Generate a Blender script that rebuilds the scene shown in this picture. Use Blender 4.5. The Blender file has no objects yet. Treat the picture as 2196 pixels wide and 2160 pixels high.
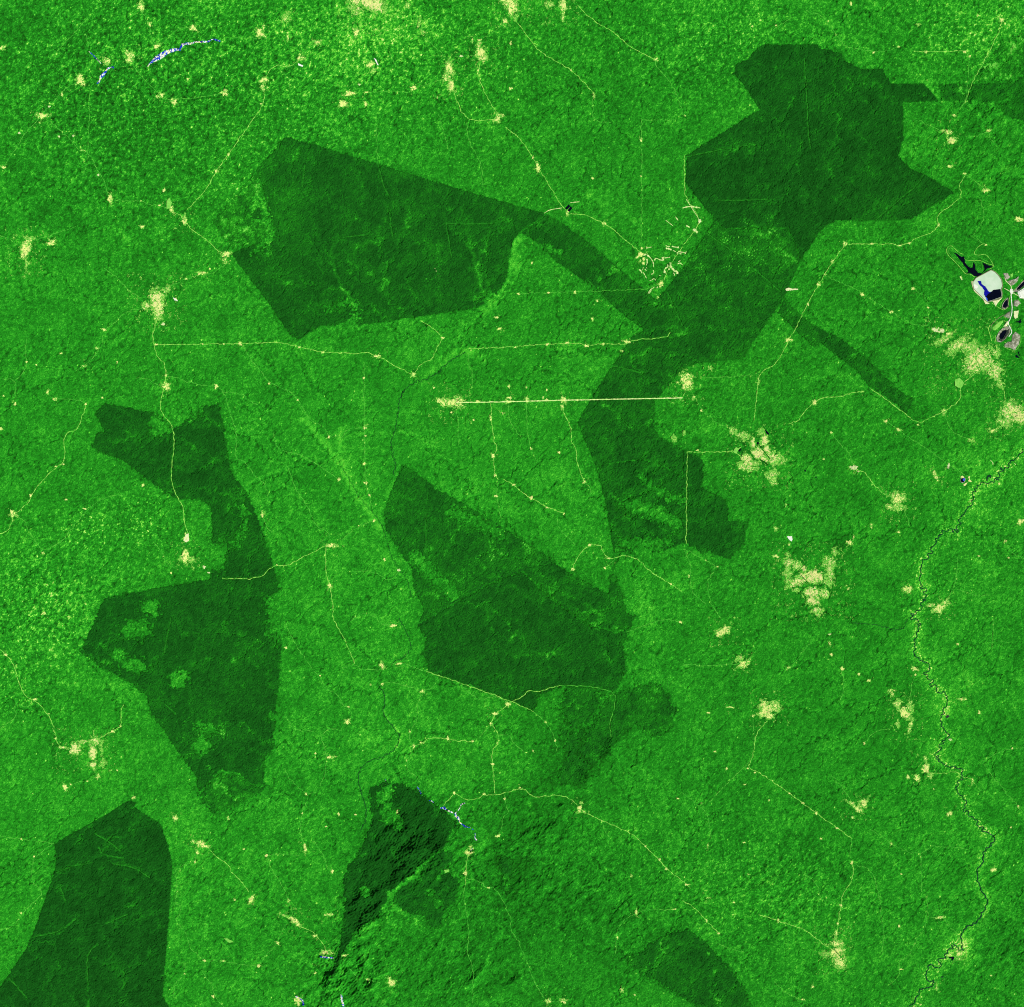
import bpy, math
import numpy as np

# ---------------------------------------------------------------- camera, world, sun, exposure
scene = bpy.context.scene
W2, H2 = 1098.0, 1080.0            # half size of the country the camera looks down on (1 unit = about 35 m)
CAM_Z = 6000.0
cam_data = bpy.data.cameras.new("camera")
cam = bpy.data.objects.new("camera", cam_data)
scene.collection.objects.link(cam)
cam.location = (0, 0, CAM_Z)
cam_data.sensor_width = 36.0
cam_data.lens = 36.0 * CAM_Z / (2 * W2)
cam_data.clip_start = 10
cam_data.clip_end = 200000
scene.camera = cam

SUN_EL, SUN_AZ = math.radians(48), math.radians(122)      # azimuth clockwise from north (up in the picture)
world = bpy.data.worlds.new("World")
scene.world = world
world.use_nodes = True
nt = world.node_tree
bg = nt.nodes["Background"]
sky = nt.nodes.new("ShaderNodeTexSky")
sky.sky_type = 'NISHITA'
sky.sun_disc = False
sky.sun_elevation = SUN_EL
sky.sun_rotation = SUN_AZ
sky.altitude = 0
nt.links.new(sky.outputs[0], bg.inputs[0])
bg.inputs[1].default_value = 0.05
sun_data = bpy.data.lights.new("sun", 'SUN')
sun_data.energy = 4.6
sun_data.angle = math.radians(0.5)
sun_data.color = (1.0, 0.97, 0.90)
sun = bpy.data.objects.new("sun", sun_data)
scene.collection.objects.link(sun)
sun.rotation_euler = (math.radians(90) - SUN_EL, 0, math.pi - SUN_AZ)
sun.location = (800, -600, 2000)
scene.view_settings.view_transform = 'Standard'
scene.view_settings.look = 'None'
scene.view_settings.exposure = 0.0
scene.view_settings.gamma = 1.0
scene.cycles.max_bounces = 4
scene.cycles.use_denoising = False
scene.cycles.pixel_filter_type = 'BLACKMAN_HARRIS'
scene.cycles.filter_width = 1.05

# ---------------------------------------------------------------- helpers
CROPS = {'A': (1540, 880, 8.067), 'B': (1640, 1150, 8.8), 'M': (1980, 500, 6.347), 'S': (150, 50, 4.84),
         'R': (1160, 1540, 7.933), 'G': (1340, 520, 12.1), 'N': (700, 1640, 5.289), 'K': (1980, 960, 8.963),
         'L': (1940, 1980, 10.578), 'V': (643, 386, 2.587), 'F': (0, 0, 1 / 1.13430)}
for c_ in range(3):
    for r_ in range(3):
        CROPS["%d%d" % (c_, r_)] = (732 * c_, 720 * r_, 2.6448)


def P(k, x, y):
    """A map point in survey sheet k -> ground X, Y."""
    ox, oy, s = CROPS[k]
    return (ox + x / s - W2, H2 - (oy + y / s))


def S(k):
    return 1.0 / CROPS[k][2]


def pts(spec):
    """'00:1,2 3,4 01:5,6' -> list of ground points."""
    out, k = [], None
    for w in spec.split():
        if ':' in w:
            k, w = w.split(':')
        x, y = w.split(',')
        out.append(P(k, float(x), float(y)))
    return np.array(out)


rng = np.random.default_rng(7)
STEP, EXT = 2.0, 1250.0
N = int(2 * EXT / STEP) + 1
ax = np.linspace(-EXT, EXT, N)
GX, GY = np.meshgrid(ax, ax)          # [row = y, col = x]


def band(lo, hi, seed, aniso=None, slope=0.0):
    """Random field with wavelengths lo..hi units, unit variance; aniso=(angle, stretch)."""
    r = np.random.default_rng(seed)
    f = np.fft.rfft2(r.standard_normal((N, N)))
    ky = np.fft.fftfreq(N, STEP)[:, None]
    kx = np.fft.rfftfreq(N, STEP)[None, :]
    if aniso:
        a, s = aniso
        u = kx * math.cos(a) + ky * math.sin(a)
        v = -kx * math.sin(a) + ky * math.cos(a)
        k = np.sqrt((u * s) ** 2 + (v / s) ** 2)
    else:
        k = np.sqrt(kx ** 2 + ky ** 2)
    k = np.maximum(k, 1e-6)
    lk = np.log(k)
    a0, a1 = math.log(1 / hi), math.log(1 / lo)
    g = np.exp(-0.5 * (np.clip(a0 - lk, 0, None) / 0.25) ** 2 - 0.5 * (np.clip(lk - a1, 0, None) / 0.25) ** 2)
    g = g * k ** (-slope)
    out = np.fft.irfft2(f * g, (N, N))
    out -= out.mean()
    return out / out.std()


def samp(F, x, y):
    """Bilinear lookup of a grid field."""
    u = np.clip((np.asarray(x, float) + EXT) / STEP, 0, N - 1.001)
    v = np.clip((np.asarray(y, float) + EXT) / STEP, 0, N - 1.001)
    i, j = u.astype(int), v.astype(int)
    a, b = u - i, v - j
    return (F[j, i] * (1 - a) * (1 - b) + F[j, i + 1] * a * (1 - b) + F[j + 1, i] * (1 - a) * b + F[j + 1, i + 1] * a * b)


def blob(spec):
    """Sum of soft spots: list of (sheet, x, y, rx, ry, amount), sizes in sheet units."""
    out = np.zeros((N, N))
    for k, x, y, rx, ry, a in spec:
        cx, cy = P(k, x, y)
        rx, ry = rx * S(k), ry * S(k)
        i0, i1 = np.searchsorted(ax, [cx - 3 * rx, cx + 3 * rx])
        j0, j1 = np.searchsorted(ax, [cy - 3 * ry, cy + 3 * ry])
        xx, yy = GX[j0:j1, i0:i1], GY[j0:j1, i0:i1]
        out[j0:j1, i0:i1] += a * np.exp(-((xx - cx) / rx) ** 2 - ((yy - cy) / ry) ** 2)
    return out


def resample(p, d=2.0, smooth=0):
    p = np.asarray(p, float)
    if smooth:
        for _ in range(smooth):
            q = [p[0]]
            for a, b in zip(p[:-1], p[1:]):
                q += [a * .75 + b * .25, a * .25 + b * .75]
            q.append(p[-1])
            p = np.array(q)
    L = np.r_[0, np.cumsum(np.hypot(*np.diff(p, axis=0).T))]
    n = max(2, int(L[-1] / d) + 1)
    t = np.linspace(0, L[-1], n)
    return np.c_[np.interp(t, L, p[:, 0]), np.interp(t, L, p[:, 1])]


def seg_dist(p, xx, yy, closed=False):
    q = np.vstack([p, p[:1]]) if closed else p
    d = np.full(xx.shape, 1e9)
    for (x0, y0), (x1, y1) in zip(q[:-1], q[1:]):
        dx, dy = x1 - x0, y1 - y0
        t = np.clip(((xx - x0) * dx + (yy - y0) * dy) / (dx * dx + dy * dy + 1e-9), 0, 1)
        d = np.minimum(d, (xx - x0 - t * dx) ** 2 + (yy - y0 - t * dy) ** 2)
    return np.sqrt(d)


def inside(p, xx, yy):
    c = np.zeros(xx.shape, bool)
    q = np.vstack([p, p[:1]])
    for (x0, y0), (x1, y1) in zip(q[:-1], q[1:]):
        if y0 == y1:
            continue
        c ^= ((y0 > yy) != (y1 > yy)) & (xx < (x1 - x0) * (yy - y0) / (y1 - y0) + x0)
    return c


def window(p, pad):
    x0, y0 = p.min(0) - pad
    x1, y1 = p.max(0) + pad
    i0, i1 = np.searchsorted(ax, [x0, x1])
    j0, j1 = np.searchsorted(ax, [y0, y1])
    return slice(max(j0 - 1, 0), min(j1 + 1, N)), slice(max(i0 - 1, 0), min(i1 + 1, N))


def sdf_on(p, sl):
    xx, yy = GX[sl], GY[sl]
    d = seg_dist(p, xx, yy, True)
    return np.where(inside(p, xx, yy), d, -d)


def strip(F, specs, mode='add'):
    """Soft bands along lines: (spec, half width, amount)."""
    for spec, w, a in specs:
        p = resample(pts(spec), 4, 1)
        p = p + np.c_[samp(WOB1, p[:, 0], p[:, 1]), samp(WOB2, p[:, 0], p[:, 1])] * 2.5
        sl = window(p, 3 * w)
        d = seg_dist(p, GX[sl], GY[sl])
        F[sl] += a * np.exp(-(d / w) ** 2)


def link(name, me, mat=None, parent=None):
    o = bpy.data.objects.new(name, me)
    scene.collection.objects.link(o)
    if mat is not None:
        me.materials.append(mat)
    if parent is not None:
        o.parent = parent
        o.matrix_parent_inverse.identity()
        o.location = -parent.location
    return o


def tag(o, label=None, cat=None, group=None, kind=None):
    if label: o["label"] = label
    if cat: o["category"] = cat
    if group: o["group"] = group
    if kind: o["kind"] = kind
    return o


def mesh_np(name, v, quads, attrs=None, smooth=False):
    me = bpy.data.meshes.new(name)
    v = np.asarray(v, np.float32)
    quads = np.asarray(quads, np.int32)
    me.vertices.add(len(v))
    me.vertices.foreach_set("co", v.ravel())
    k = quads.shape[1]
    me.loops.add(quads.size)
    me.loops.foreach_set("vertex_index", quads.ravel())
    me.polygons.add(len(quads))
    me.polygons.foreach_set("loop_start", np.arange(0, quads.size, k, dtype=np.int32))
    me.polygons.foreach_set("use_smooth", np.full(len(quads), smooth))
    for an, av in (attrs or {}).items():
        a = me.attributes.new(an, 'FLOAT', 'POINT')
        a.data.foreach_set("value", np.asarray(av, np.float32))
    me.update(calc_edges=True)
    return me


def cells_mesh(name, mask, xs, ys, top, base=None, attrs=None, smooth=False):
    """Sheet over the True cells of mask; with base given, walls down to it along every outer edge."""
    ny, nx = mask.shape
    use = np.zeros((ny + 1, nx + 1), bool)
    for a in (0, 1):
        for b in (0, 1):
            use[a:ny + a, b:nx + b] |= mask
    idx = np.full(use.shape, -1, np.int64)
    idx[use] = np.arange(use.sum())
    XX, YY = np.meshgrid(xs, ys) if np.ndim(xs) == 1 else (xs, ys)
    v = np.c_[XX[use], YY[use], top[use]]
    j, i = np.nonzero(mask)
    q = np.c_[idx[j, i], idx[j, i + 1], idx[j + 1, i + 1], idx[j + 1, i]]
    at = {k: f[use] for k, f in (attrs or {}).items()}
    if base is not None:
        n = len(v)
        v = np.vstack([v, np.c_[XX[use], YY[use], base[use]]])
        at = {k: np.r_[f, f] for k, f in at.items()}
        pm = np.pad(mask, 1)
        walls = []
        c = pm[1:-1, 1:-1]
        for dj, di, (a, b) in ((-1, 0, ((0, 0), (0, 1))), (1, 0, ((1, 1), (1, 0))), (0, -1, ((1, 0), (0, 0))), (0, 1, ((0, 1), (1, 1)))):
            e = c & ~pm[1 + dj:ny + 1 + dj, 1 + di:nx + 1 + di]
            j, i = np.nonzero(e)
            p0, p1 = idx[j + a[0], i + a[1]], idx[j + b[0], i + b[1]]
            walls.append(np.c_[p1, p0, p0 + n, p1 + n])
        q = np.vstack([q] + walls)
        keep = np.zeros(len(v), bool)
        keep[q.ravel()] = True
        remap = np.cumsum(keep) - 1
        v, q = v[keep], remap[q]
        at = {k: f[keep] for k, f in at.items()}
    return mesh_np(name, v, q, at, smooth)


def boxes_mesh(name, c, sx, sy, h, ang):
    """Many small houses: c = n x 3 base centres."""
    n = len(c)
    ca, sa = np.cos(ang), np.sin(ang)
    cor = []
    for z in (0, 1):
        for ux, uy in ((-.5, -.5), (.5, -.5), (.5, .5), (-.5, .5)):
            x, y = ux * sx, uy * sy
            cor.append(np.c_[c[:, 0] + x * ca - y * sa, c[:, 1] + x * sa + y * ca, c[:, 2] + (h if z else -0.3)])
    v = np.stack(cor, 1).reshape(-1, 3)
    f = np.array([(4, 5, 6, 7), (0, 1, 5, 4), (1, 2, 6, 5), (2, 3, 7, 6), (3, 0, 4, 7)])
    q = (f[None] + (np.arange(n) * 8)[:, None, None]).reshape(-1, 4)
    return mesh_np(name, v, q)


def ngon_mesh(name, rings, cap=True):
    """Rings (n x 3 each, same count) bridged in order, the last one capped."""
    n = len(rings[0])
    v = np.vstack(rings)
    faces = []
    for r in range(len(rings) - 1):
        for i in range(n):
            j = (i + 1) % n
            faces.append((r * n + i, r * n + j, (r + 1) * n + j, (r + 1) * n + i))
    if cap:
        faces.append(tuple(range((len(rings) - 1) * n, len(rings) * n)))
    me = bpy.data.meshes.new(name)
    me.from_pydata([tuple(a) for a in v], [], faces)
    me.update()
    return me


# ---------------------------------------------------------------- materials
class Nodes:
    def __init__(self, name):
        self.m = bpy.data.materials.new(name)
        self.m.use_nodes = True
        self.t = self.m.node_tree
        self.t.nodes.clear()
        self.out = self.t.nodes.new("ShaderNodeOutputMaterial")

    def n(self, t, **kw):
        x = self.t.nodes.new(t)
        for k, v in kw.items():
            setattr(x, k, v)
        return x

    def l(self, a, b):
        self.t.links.new(a, b)

    def pos(self):
        g = self.n("ShaderNodeNewGeometry")
        return g.outputs["Position"]

    def noise(self, scale, detail=2.0, rough=0.5, vec=None):
        x = self.n("ShaderNodeTexNoise")
        x.inputs["Scale"].default_value = scale
        x.inputs["Detail"].default_value = detail
        x.inputs["Roughness"].default_value = rough
        self.l(vec or self.pos(), x.inputs["Vector"])
        return x.outputs["Fac"]

    def math(self, op, a, b=None, c=None):
        x = self.n("ShaderNodeMath", operation=op)
        for i, v in enumerate((a, b, c)):
            if v is None:
                continue
            if isinstance(v, (int, float)):
                x.inputs[i].default_value = v
            else:
                self.l(v, x.inputs[i])
        return x.outputs[0]

    def attr(self, name):
        a = self.n("ShaderNodeAttribute", attribute_name=name)
        return a.outputs["Fac"]

    def ramp(self, fac, stops):
        r = self.n("ShaderNodeValToRGB")
        e = r.color_ramp.elements
        while len(e) < len(stops):
            e.new(0.5)
        for el, (p, c) in zip(e, stops):
            el.position = p
            el.color = (*c, 1)
        self.l(fac, r.inputs[0])
        return r.outputs[0]

    def bump(self, h, strength, dist):
        b = self.n("ShaderNodeBump")
        b.inputs["Strength"].default_value = strength
        b.inputs["Distance"].default_value = dist
        self.l(h, b.inputs["Height"])
        return b.outputs[0]

    def diffuse(self, col, normal=None):
        d = self.n("ShaderNodeBsdfDiffuse")
        if isinstance(col, tuple):
            d.inputs[0].default_value = (*col, 1)
        else:
            self.l(col, d.inputs[0])
        d.inputs["Roughness"].default_value = 0.6
        if normal is not None:
            self.l(normal, d.inputs["Normal"])
        self.l(d.outputs[0], self.out.inputs[0])
        return self.m


def mat_ground():
    b = Nodes("farmland")
    f1 = b.noise(0.42, 2.5, 0.6)
    f2 = b.noise(0.11, 3.0, 0.55)
    f3 = b.noise(0.02, 3.0, 0.5)
    t = b.math('ADD', b.math('MULTIPLY_ADD', f1, 0.60, -0.30), b.math('MULTIPLY_ADD', f2, 0.12, -0.06))
    t = b.math('ADD', t, b.math('MULTIPLY_ADD', f3, 0.14, -0.07))
    t = b.math('ADD', t, b.math('ADD', b.attr("tone"), 0.5))
    col = b.ramp(t, GROUND_STOPS)
    return b.diffuse(col, b.bump(f1, 0.8, 1.1))


GROUND_STOPS = [(0.0, (0.004, 0.038, 0.004)), (0.22, (0.009, 0.105, 0.006)), (0.42, (0.0125, 0.193, 0.010)), (0.58, (0.022, 0.318, 0.015)),
                (0.74, (0.075, 0.540, 0.030)), (0.88, (0.29, 0.72, 0.075)), (1.0, (0.66, 0.80, 0.24))]
FOREST_STOPS = [(0.0, (0.003, 0.030, 0.005)), (0.3, (0.006, 0.066, 0.006)), (0.5, (0.009, 0.108, 0.009)), (0.7, (0.014, 0.200, 0.010)),
                (0.85, (0.035, 0.400, 0.018)), (1.0, (0.20, 0.62, 0.08))]


def mat_forest():
    b = Nodes("forest_canopy")
    f1 = b.noise(0.38, 3.0, 0.65)
    f2 = b.noise(0.08, 3.0, 0.55)
    t = b.math('ADD', b.math('MULTIPLY_ADD', f1, 0.42, -0.21), b.math('MULTIPLY_ADD', f2, 0.08, -0.04))
    t = b.math('ADD', t, b.math('ADD', b.attr("tone"), 0.5))
    return b.diffuse(b.ramp(t, FOREST_STOPS), b.bump(f1, 0.6, 1.4))


def mat_speckle(name, stops, scale=0.5, rough=0.6, bump=0.0):
    b = Nodes(name)
    f = b.noise(scale, 2.0, rough)
    return b.diffuse(b.ramp(f, stops), b.bump(f, 0.5, bump) if bump else None)


def mat_water(name, col, rough=0.15):
    b = Nodes(name)
    p = b.n("ShaderNodeBsdfPrincipled")
    f = b.noise(0.15, 2.0)
    c = b.ramp(f, [(0.3, tuple(x * 0.85 for x in col)), (0.7, tuple(min(1, x * 1.15) for x in col))])
    b.l(c, p.inputs["Base Color"])
    p.inputs["Roughness"].default_value = rough
    p.inputs["Specular IOR Level"].default_value = 0.08
    b.l(p.outputs[0], b.out.inputs[0])
    return b.m


M_GROUND = mat_ground()
M_FOREST = mat_forest()
M_TOWN = mat_speckle("trodden_earth", [(0.32, (0.02, 0.27, 0.02)), (0.47, (0.09, 0.48, 0.04)), (0.64, (0.42, 0.72, 0.13))], 0.55)
M_ROOF = mat_speckle("pale_roofs", [(0.30, (0.62, 0.84, 0.22)), (0.52, (0.88, 0.90, 0.32)), (0.74, (0.92, 0.85, 0.38))], 0.35)
M_ROOF_GREY = mat_speckle("old_town_roofs", [(0.30, (0.66, 0.80, 0.25)), (0.55, (0.84, 0.82, 0.34)), (0.76, (0.86, 0.72, 0.44))], 0.35)
M_PALE = mat_speckle("bare_pale_soil", [(0.3, (0.62, 0.72, 0.32)), (0.6, (0.80, 0.82, 0.50))], 0.4)
M_DIG = mat_speckle("dug_ground", [(0.3, (0.34, 0.70, 0.14)), (0.65, (0.78, 0.84, 0.40))], 0.4)
M_WHITE = mat_speckle("white_spoil", [(0.3, (0.70, 0.78, 0.60)), (0.6, (0.85, 0.88, 0.80))], 0.4)
M_FIELD = mat_speckle("light_grass", [(0.3, (0.14, 0.56, 0.06)), (0.7, (0.30, 0.70, 0.12))], 0.25)
M_ROAD = mat_speckle("laterite_road", [(0.35, (0.12, 0.56, 0.05)), (0.62, (0.42, 0.80, 0.14))], 0.15)
M_HIGHWAY = mat_speckle("wide_laterite_road", [(0.35, (0.50, 0.80, 0.22)), (0.65, (0.80, 0.88, 0.40))], 0.2)
M_TRACK = mat_speckle("farm_track", [(0.35, (0.03, 0.36, 0.025)), (0.65, (0.14, 0.58, 0.06))], 0.12)
M_FTRACK = mat_speckle("forest_track", [(0.35, (0.012, 0.17, 0.014)), (0.65, (0.05, 0.36, 0.03))], 0.12)
M_RIVER = mat_water("dark_river", (0.003, 0.045, 0.016), 0.4)
M_STREAM = mat_water("minor_stream", (0.006, 0.075, 0.012), 0.6)  # minor streams: lighter and greener than the main river
M_BLACK = mat_water("black_water", (0.002, 0.003, 0.010))
M_NAVY = mat_water("navy_water", (0.004, 0.006, 0.26), 0.3)
M_POOL = mat_water("mining_pool_water", (0.012, 0.040, 0.50), 0.35)
M_BLUE = mat_water("silty_blue_water", (0.03, 0.10, 0.62), 0.4)
M_SILT = mat_water("milky_water", (0.45, 0.68, 0.85), 0.5)
M_TAIL = mat_speckle("tailings", [(0.25, (0.46, 0.68, 0.44)), (0.6, (0.62, 0.76, 0.58)), (0.8, (0.70, 0.80, 0.66))], 0.05)
M_BANK = mat_speckle("embankment_rock", [(0.3, (0.16, 0.20, 0.08)), (0.6, (0.32, 0.33, 0.18))], 0.5)
M_GREY = mat_speckle("grey_waste_rock", [(0.30, (0.13, 0.16, 0.09)), (0.5, (0.28, 0.30, 0.20)), (0.7, (0.60, 0.60, 0.48))], 0.22, 0.7, 1.5)
M_DARKROCK = mat_speckle("dark_pit_rock", [(0.35, (0.006, 0.012, 0.012)), (0.6, (0.05, 0.07, 0.05))], 0.3, 0.7)

# ---------------------------------------------------------------- relief and land cover of the country
WOB1, WOB2 = band(14, 60, 1), band(14, 60, 2)
n_fine, n_mid, n_wide = band(4, 9, 3), band(10, 34, 4, slope=0.6), band(70, 220, 5, slope=0.6)
NE = math.radians(38)
n_rug = band(7, 30, 6, (NE, 1.25), slope=0.9)
n_flute = band(6, 14, 61, (math.radians(65), 1.35), slope=0.5)
n_rugw = band(30, 90, 62, (NE, 1.3), slope=0.8)
n_val1, n_val2 = band(60, 160, 7), band(26, 60, 8)

RUGGED = blob([('N', 900, 950, 420, 480, 1.0), ('N', 400, 1650, 250, 300, 1.0), ('F', 650, 1850, 70, 70, 0.9), ('12', 900, 1050, 420, 420, 0.26),
               ('12', 1150, 870, 160, 130, 0.40), ('12', 560, 1700, 420, 260, 0.45), ('12', 1250, 1250, 360, 260, 0.35), ('R', 900, 800, 600, 600, 0.15),
               ('22', 1830, 1600, 160, 260, 0.30), ('22', 1500, 1200, 500, 500, 0.18), ('20', 1700, 800, 330, 330, 0.40), ('20', 800, 1000, 800, 700, 0.12),
               ('01', 300, 1400, 420, 300, 0.28), ('02', 700, 1500, 420, 500, 0.08), ('22', 600, 1200, 260, 240, 0.45), ('12', 1700, 1450, 300, 200, 0.3),
               ('02', 1300, 1150, 450, 350, 0.22), ('02', 500, 1500, 500, 500, 0.10), ('21', 800, 900, 1000, 900, 0.12), ('11', 1700, 800, 350, 350, 0.25)])
RUGGED = np.clip(RUGGED, 0, 1.15)

RELIEF = n_rug * (0.16 + 0.80 * RUGGED + 0.5 * RUGGED ** 3) + n_flute * 0.42 * RUGGED + n_mid * 0.16 + n_rugw * 3.4 * RUGGED
for n_, w_, a_ in ((n_val1, 0.22, 1.0), (n_val2, 0.30, 0.55)):
    RELIEF -= a_ * np.exp(-(n_ / w_) ** 2) * (1 - 0.6 * np.clip(RUGGED, 0, 1))


def ridge(spec, h, w_east, w_west):
    """A cuesta: steep to the west (shaded by the morning sun), long slope to the east."""
    p = resample(pts(spec), 2, 2)
    p = p + np.c_[samp(WOB1, p[:, 0], p[:, 1]), samp(WOB2, p[:, 0], p[:, 1])] * 0.7
    sl = window(p, 3 * max(w_east, w_west))
    xx, yy = GX[sl], GY[sl]
    best = np.full(xx.shape, 1e9)
    side = np.zeros(xx.shape)
    frac = np.zeros(xx.shape)
    m = len(p) - 1
    for i, ((x0, y0), (x1, y1)) in enumerate(zip(p[:-1], p[1:])):
        dx, dy = x1 - x0, y1 - y0
        t = np.clip(((xx - x0) * dx + (yy - y0) * dy) / (dx * dx + dy * dy), 0, 1)
        ex, ey = xx - x0 - t * dx, yy - y0 - t * dy
        d = ex * ex + ey * ey
        u = d < best
        best = np.where(u, d, best)
        side = np.where(u, np.sign(dx * ey - dy * ex), side)
        frac = np.where(u, (i + t) / m, frac)
    d = np.sqrt(best)
    if p[0, 1] < p[-1, 1]:
        side = -side                      # east = left of a line drawn from north to south
    e = np.where(side > 0, w_east, w_west)
    RELIEF[sl] += h * np.clip(1 - d / (1.25 * e), 0, 1) ** np.where(side > 0, 1.5, 1.15) * np.sin(np.pi * np.clip(frac, 0.0, 1.0))


ridge('R:1240,330 1215,440 1195,560 1130,720', 11, 32, 20)
ridge('R:850,870 800,960 785,1060 745,1180', 11, 30, 19)
ridge('R:420,1440 350,1490 280,1530', 7, 10, 5)
ridge('12:830,1640 800,1690 740,1760 690,1740', 9, 22, 14)
ridge('12:1230,830 1190,900 1140,960', 8, 26, 16)
ridge('12:940,1180 930,1240 960,1270', 6, 16, 16)
ridge('12:1060,1710 980,1760 900,1800', 6, 18, 8)
ridge('N:1010,1130 870,1310 720,1420 640,1560', 7, 14, 26)
ridge('N:1390,760 1340,900 1210,1010', 7, 20, 22)
ridge('02:1936,1600 1900,1750 1860,1850', 9, 24, 20)
ridge('22:1936,1480 1850,1570 1790,1680 1760,1800', 4, 26, 14)
ridge('01:400,1330 250,1250 160,1180', 3, 14, 12)

EDGE = np.clip((1235 - np.maximum(np.abs(GX), np.abs(GY))) / 120, 0, 1)
CALM = 1 - 0.85 * np.clip(blob([('M', 900, 750, 520, 520, 1.2), ('M', 1150, 1350, 400, 400, 1.0), ('21', 1590, 820, 60, 60, 1.0)]), 0, 1)
RELIEF *= EDGE * CALM

# ---- tone of the farmland: bush (dark) .. fallow .. dry fields (light), plus painted ridge shade
PATCHY = 0.75 + blob([('00', 500, 500, 800, 700, 0.75), ('00', 1500, 300, 700, 600, 0.6), ('10', 600, 250, 800, 500, 0.5), ('20', 300, 250, 700, 330, 0.5), ('20', 1650, 200, 500, 350, 0.5),
                      ('01', 250, 1550, 420, 330, 0.75), ('11', 700, 500, 900, 600, -0.30), ('22', 500, 1200, 600, 400, 0.35), ('22', 1000, 400, 900, 500, -0.15),
                      ('21', 1000, 800, 900, 700, -0.15), ('02', 600, 1300, 900, 800, -0.15), ('12', 1000, 1300, 700, 600, 0.15)])
FLECK = 0.16 + blob([('00', 600, 400, 900, 700, 0.42), ('10', 500, 250, 800, 500, 0.45), ('20', 250, 250, 600, 350, 0.5), ('20', 1700, 150, 400, 250, 0.7), ('00', 1400, 1000, 600, 600, 0.4),
                     ('01', 230, 1560, 520, 360, 0.55), ('01', 650, 1100, 300, 160, 0.5), ('10', 250, 200, 260, 260, 0.25), ('01', 850, 1050, 160, 160, 0.7), ('01', 450, 1080, 130, 110, 0.7), ('22', 400, 1250, 500, 300, 0.45),
                     ('12', 1750, 1050, 350, 300, 0.25), ('12', 350, 1400, 250, 160, 0.4), ('02', 100, 100, 200, 200, 0.8), ('01', 1250, 450, 250, 120, 0.5), ('21', 1700, 1000, 300, 500, 0.35)])
n_grain = np.random.default_rng(77).standard_normal((N, N))
TONE = 0.02 + n_grain * 0.060 * (0.5 + 0.5 * PATCHY) + n_fine * (0.020 + 0.020 * PATCHY) * PATCHY + n_mid * (0.012 + 0.022 * PATCHY) * PATCHY + n_wide * 0.024
n_patch = band(14, 60, 34, slope=0.5)
TONE += (0.012 + 0.050 * RUGGED) * n_patch - 0.025 * RUGGED
TONE += 0.030 * np.clip(band(16, 60, 31), -1, 2) * PATCHY
n_fl = band(4, 11, 9, slope=0.2)
TONE += FLECK * 0.26 * np.clip(n_fl + 0.45 * n_mid - 0.85, 0, 1.5)
n_dk = band(6, 26, 33, slope=0.5)
TONE -= 0.12 * np.clip(n_dk - 0.8, 0, 1.5) * (0.3 + 0.9 * np.clip(FLECK, 0, 1))
for n_, w_, a_ in ((n_val1, 0.11, 0.06), (n_val2, 0.13, 0.04)):
    TONE -= a_ * np.exp(-(n_ / w_) ** 2) * np.clip(0.35 + 0.7 * WOB1, 0, 1.3)      # strips of trees along the streams
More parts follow.
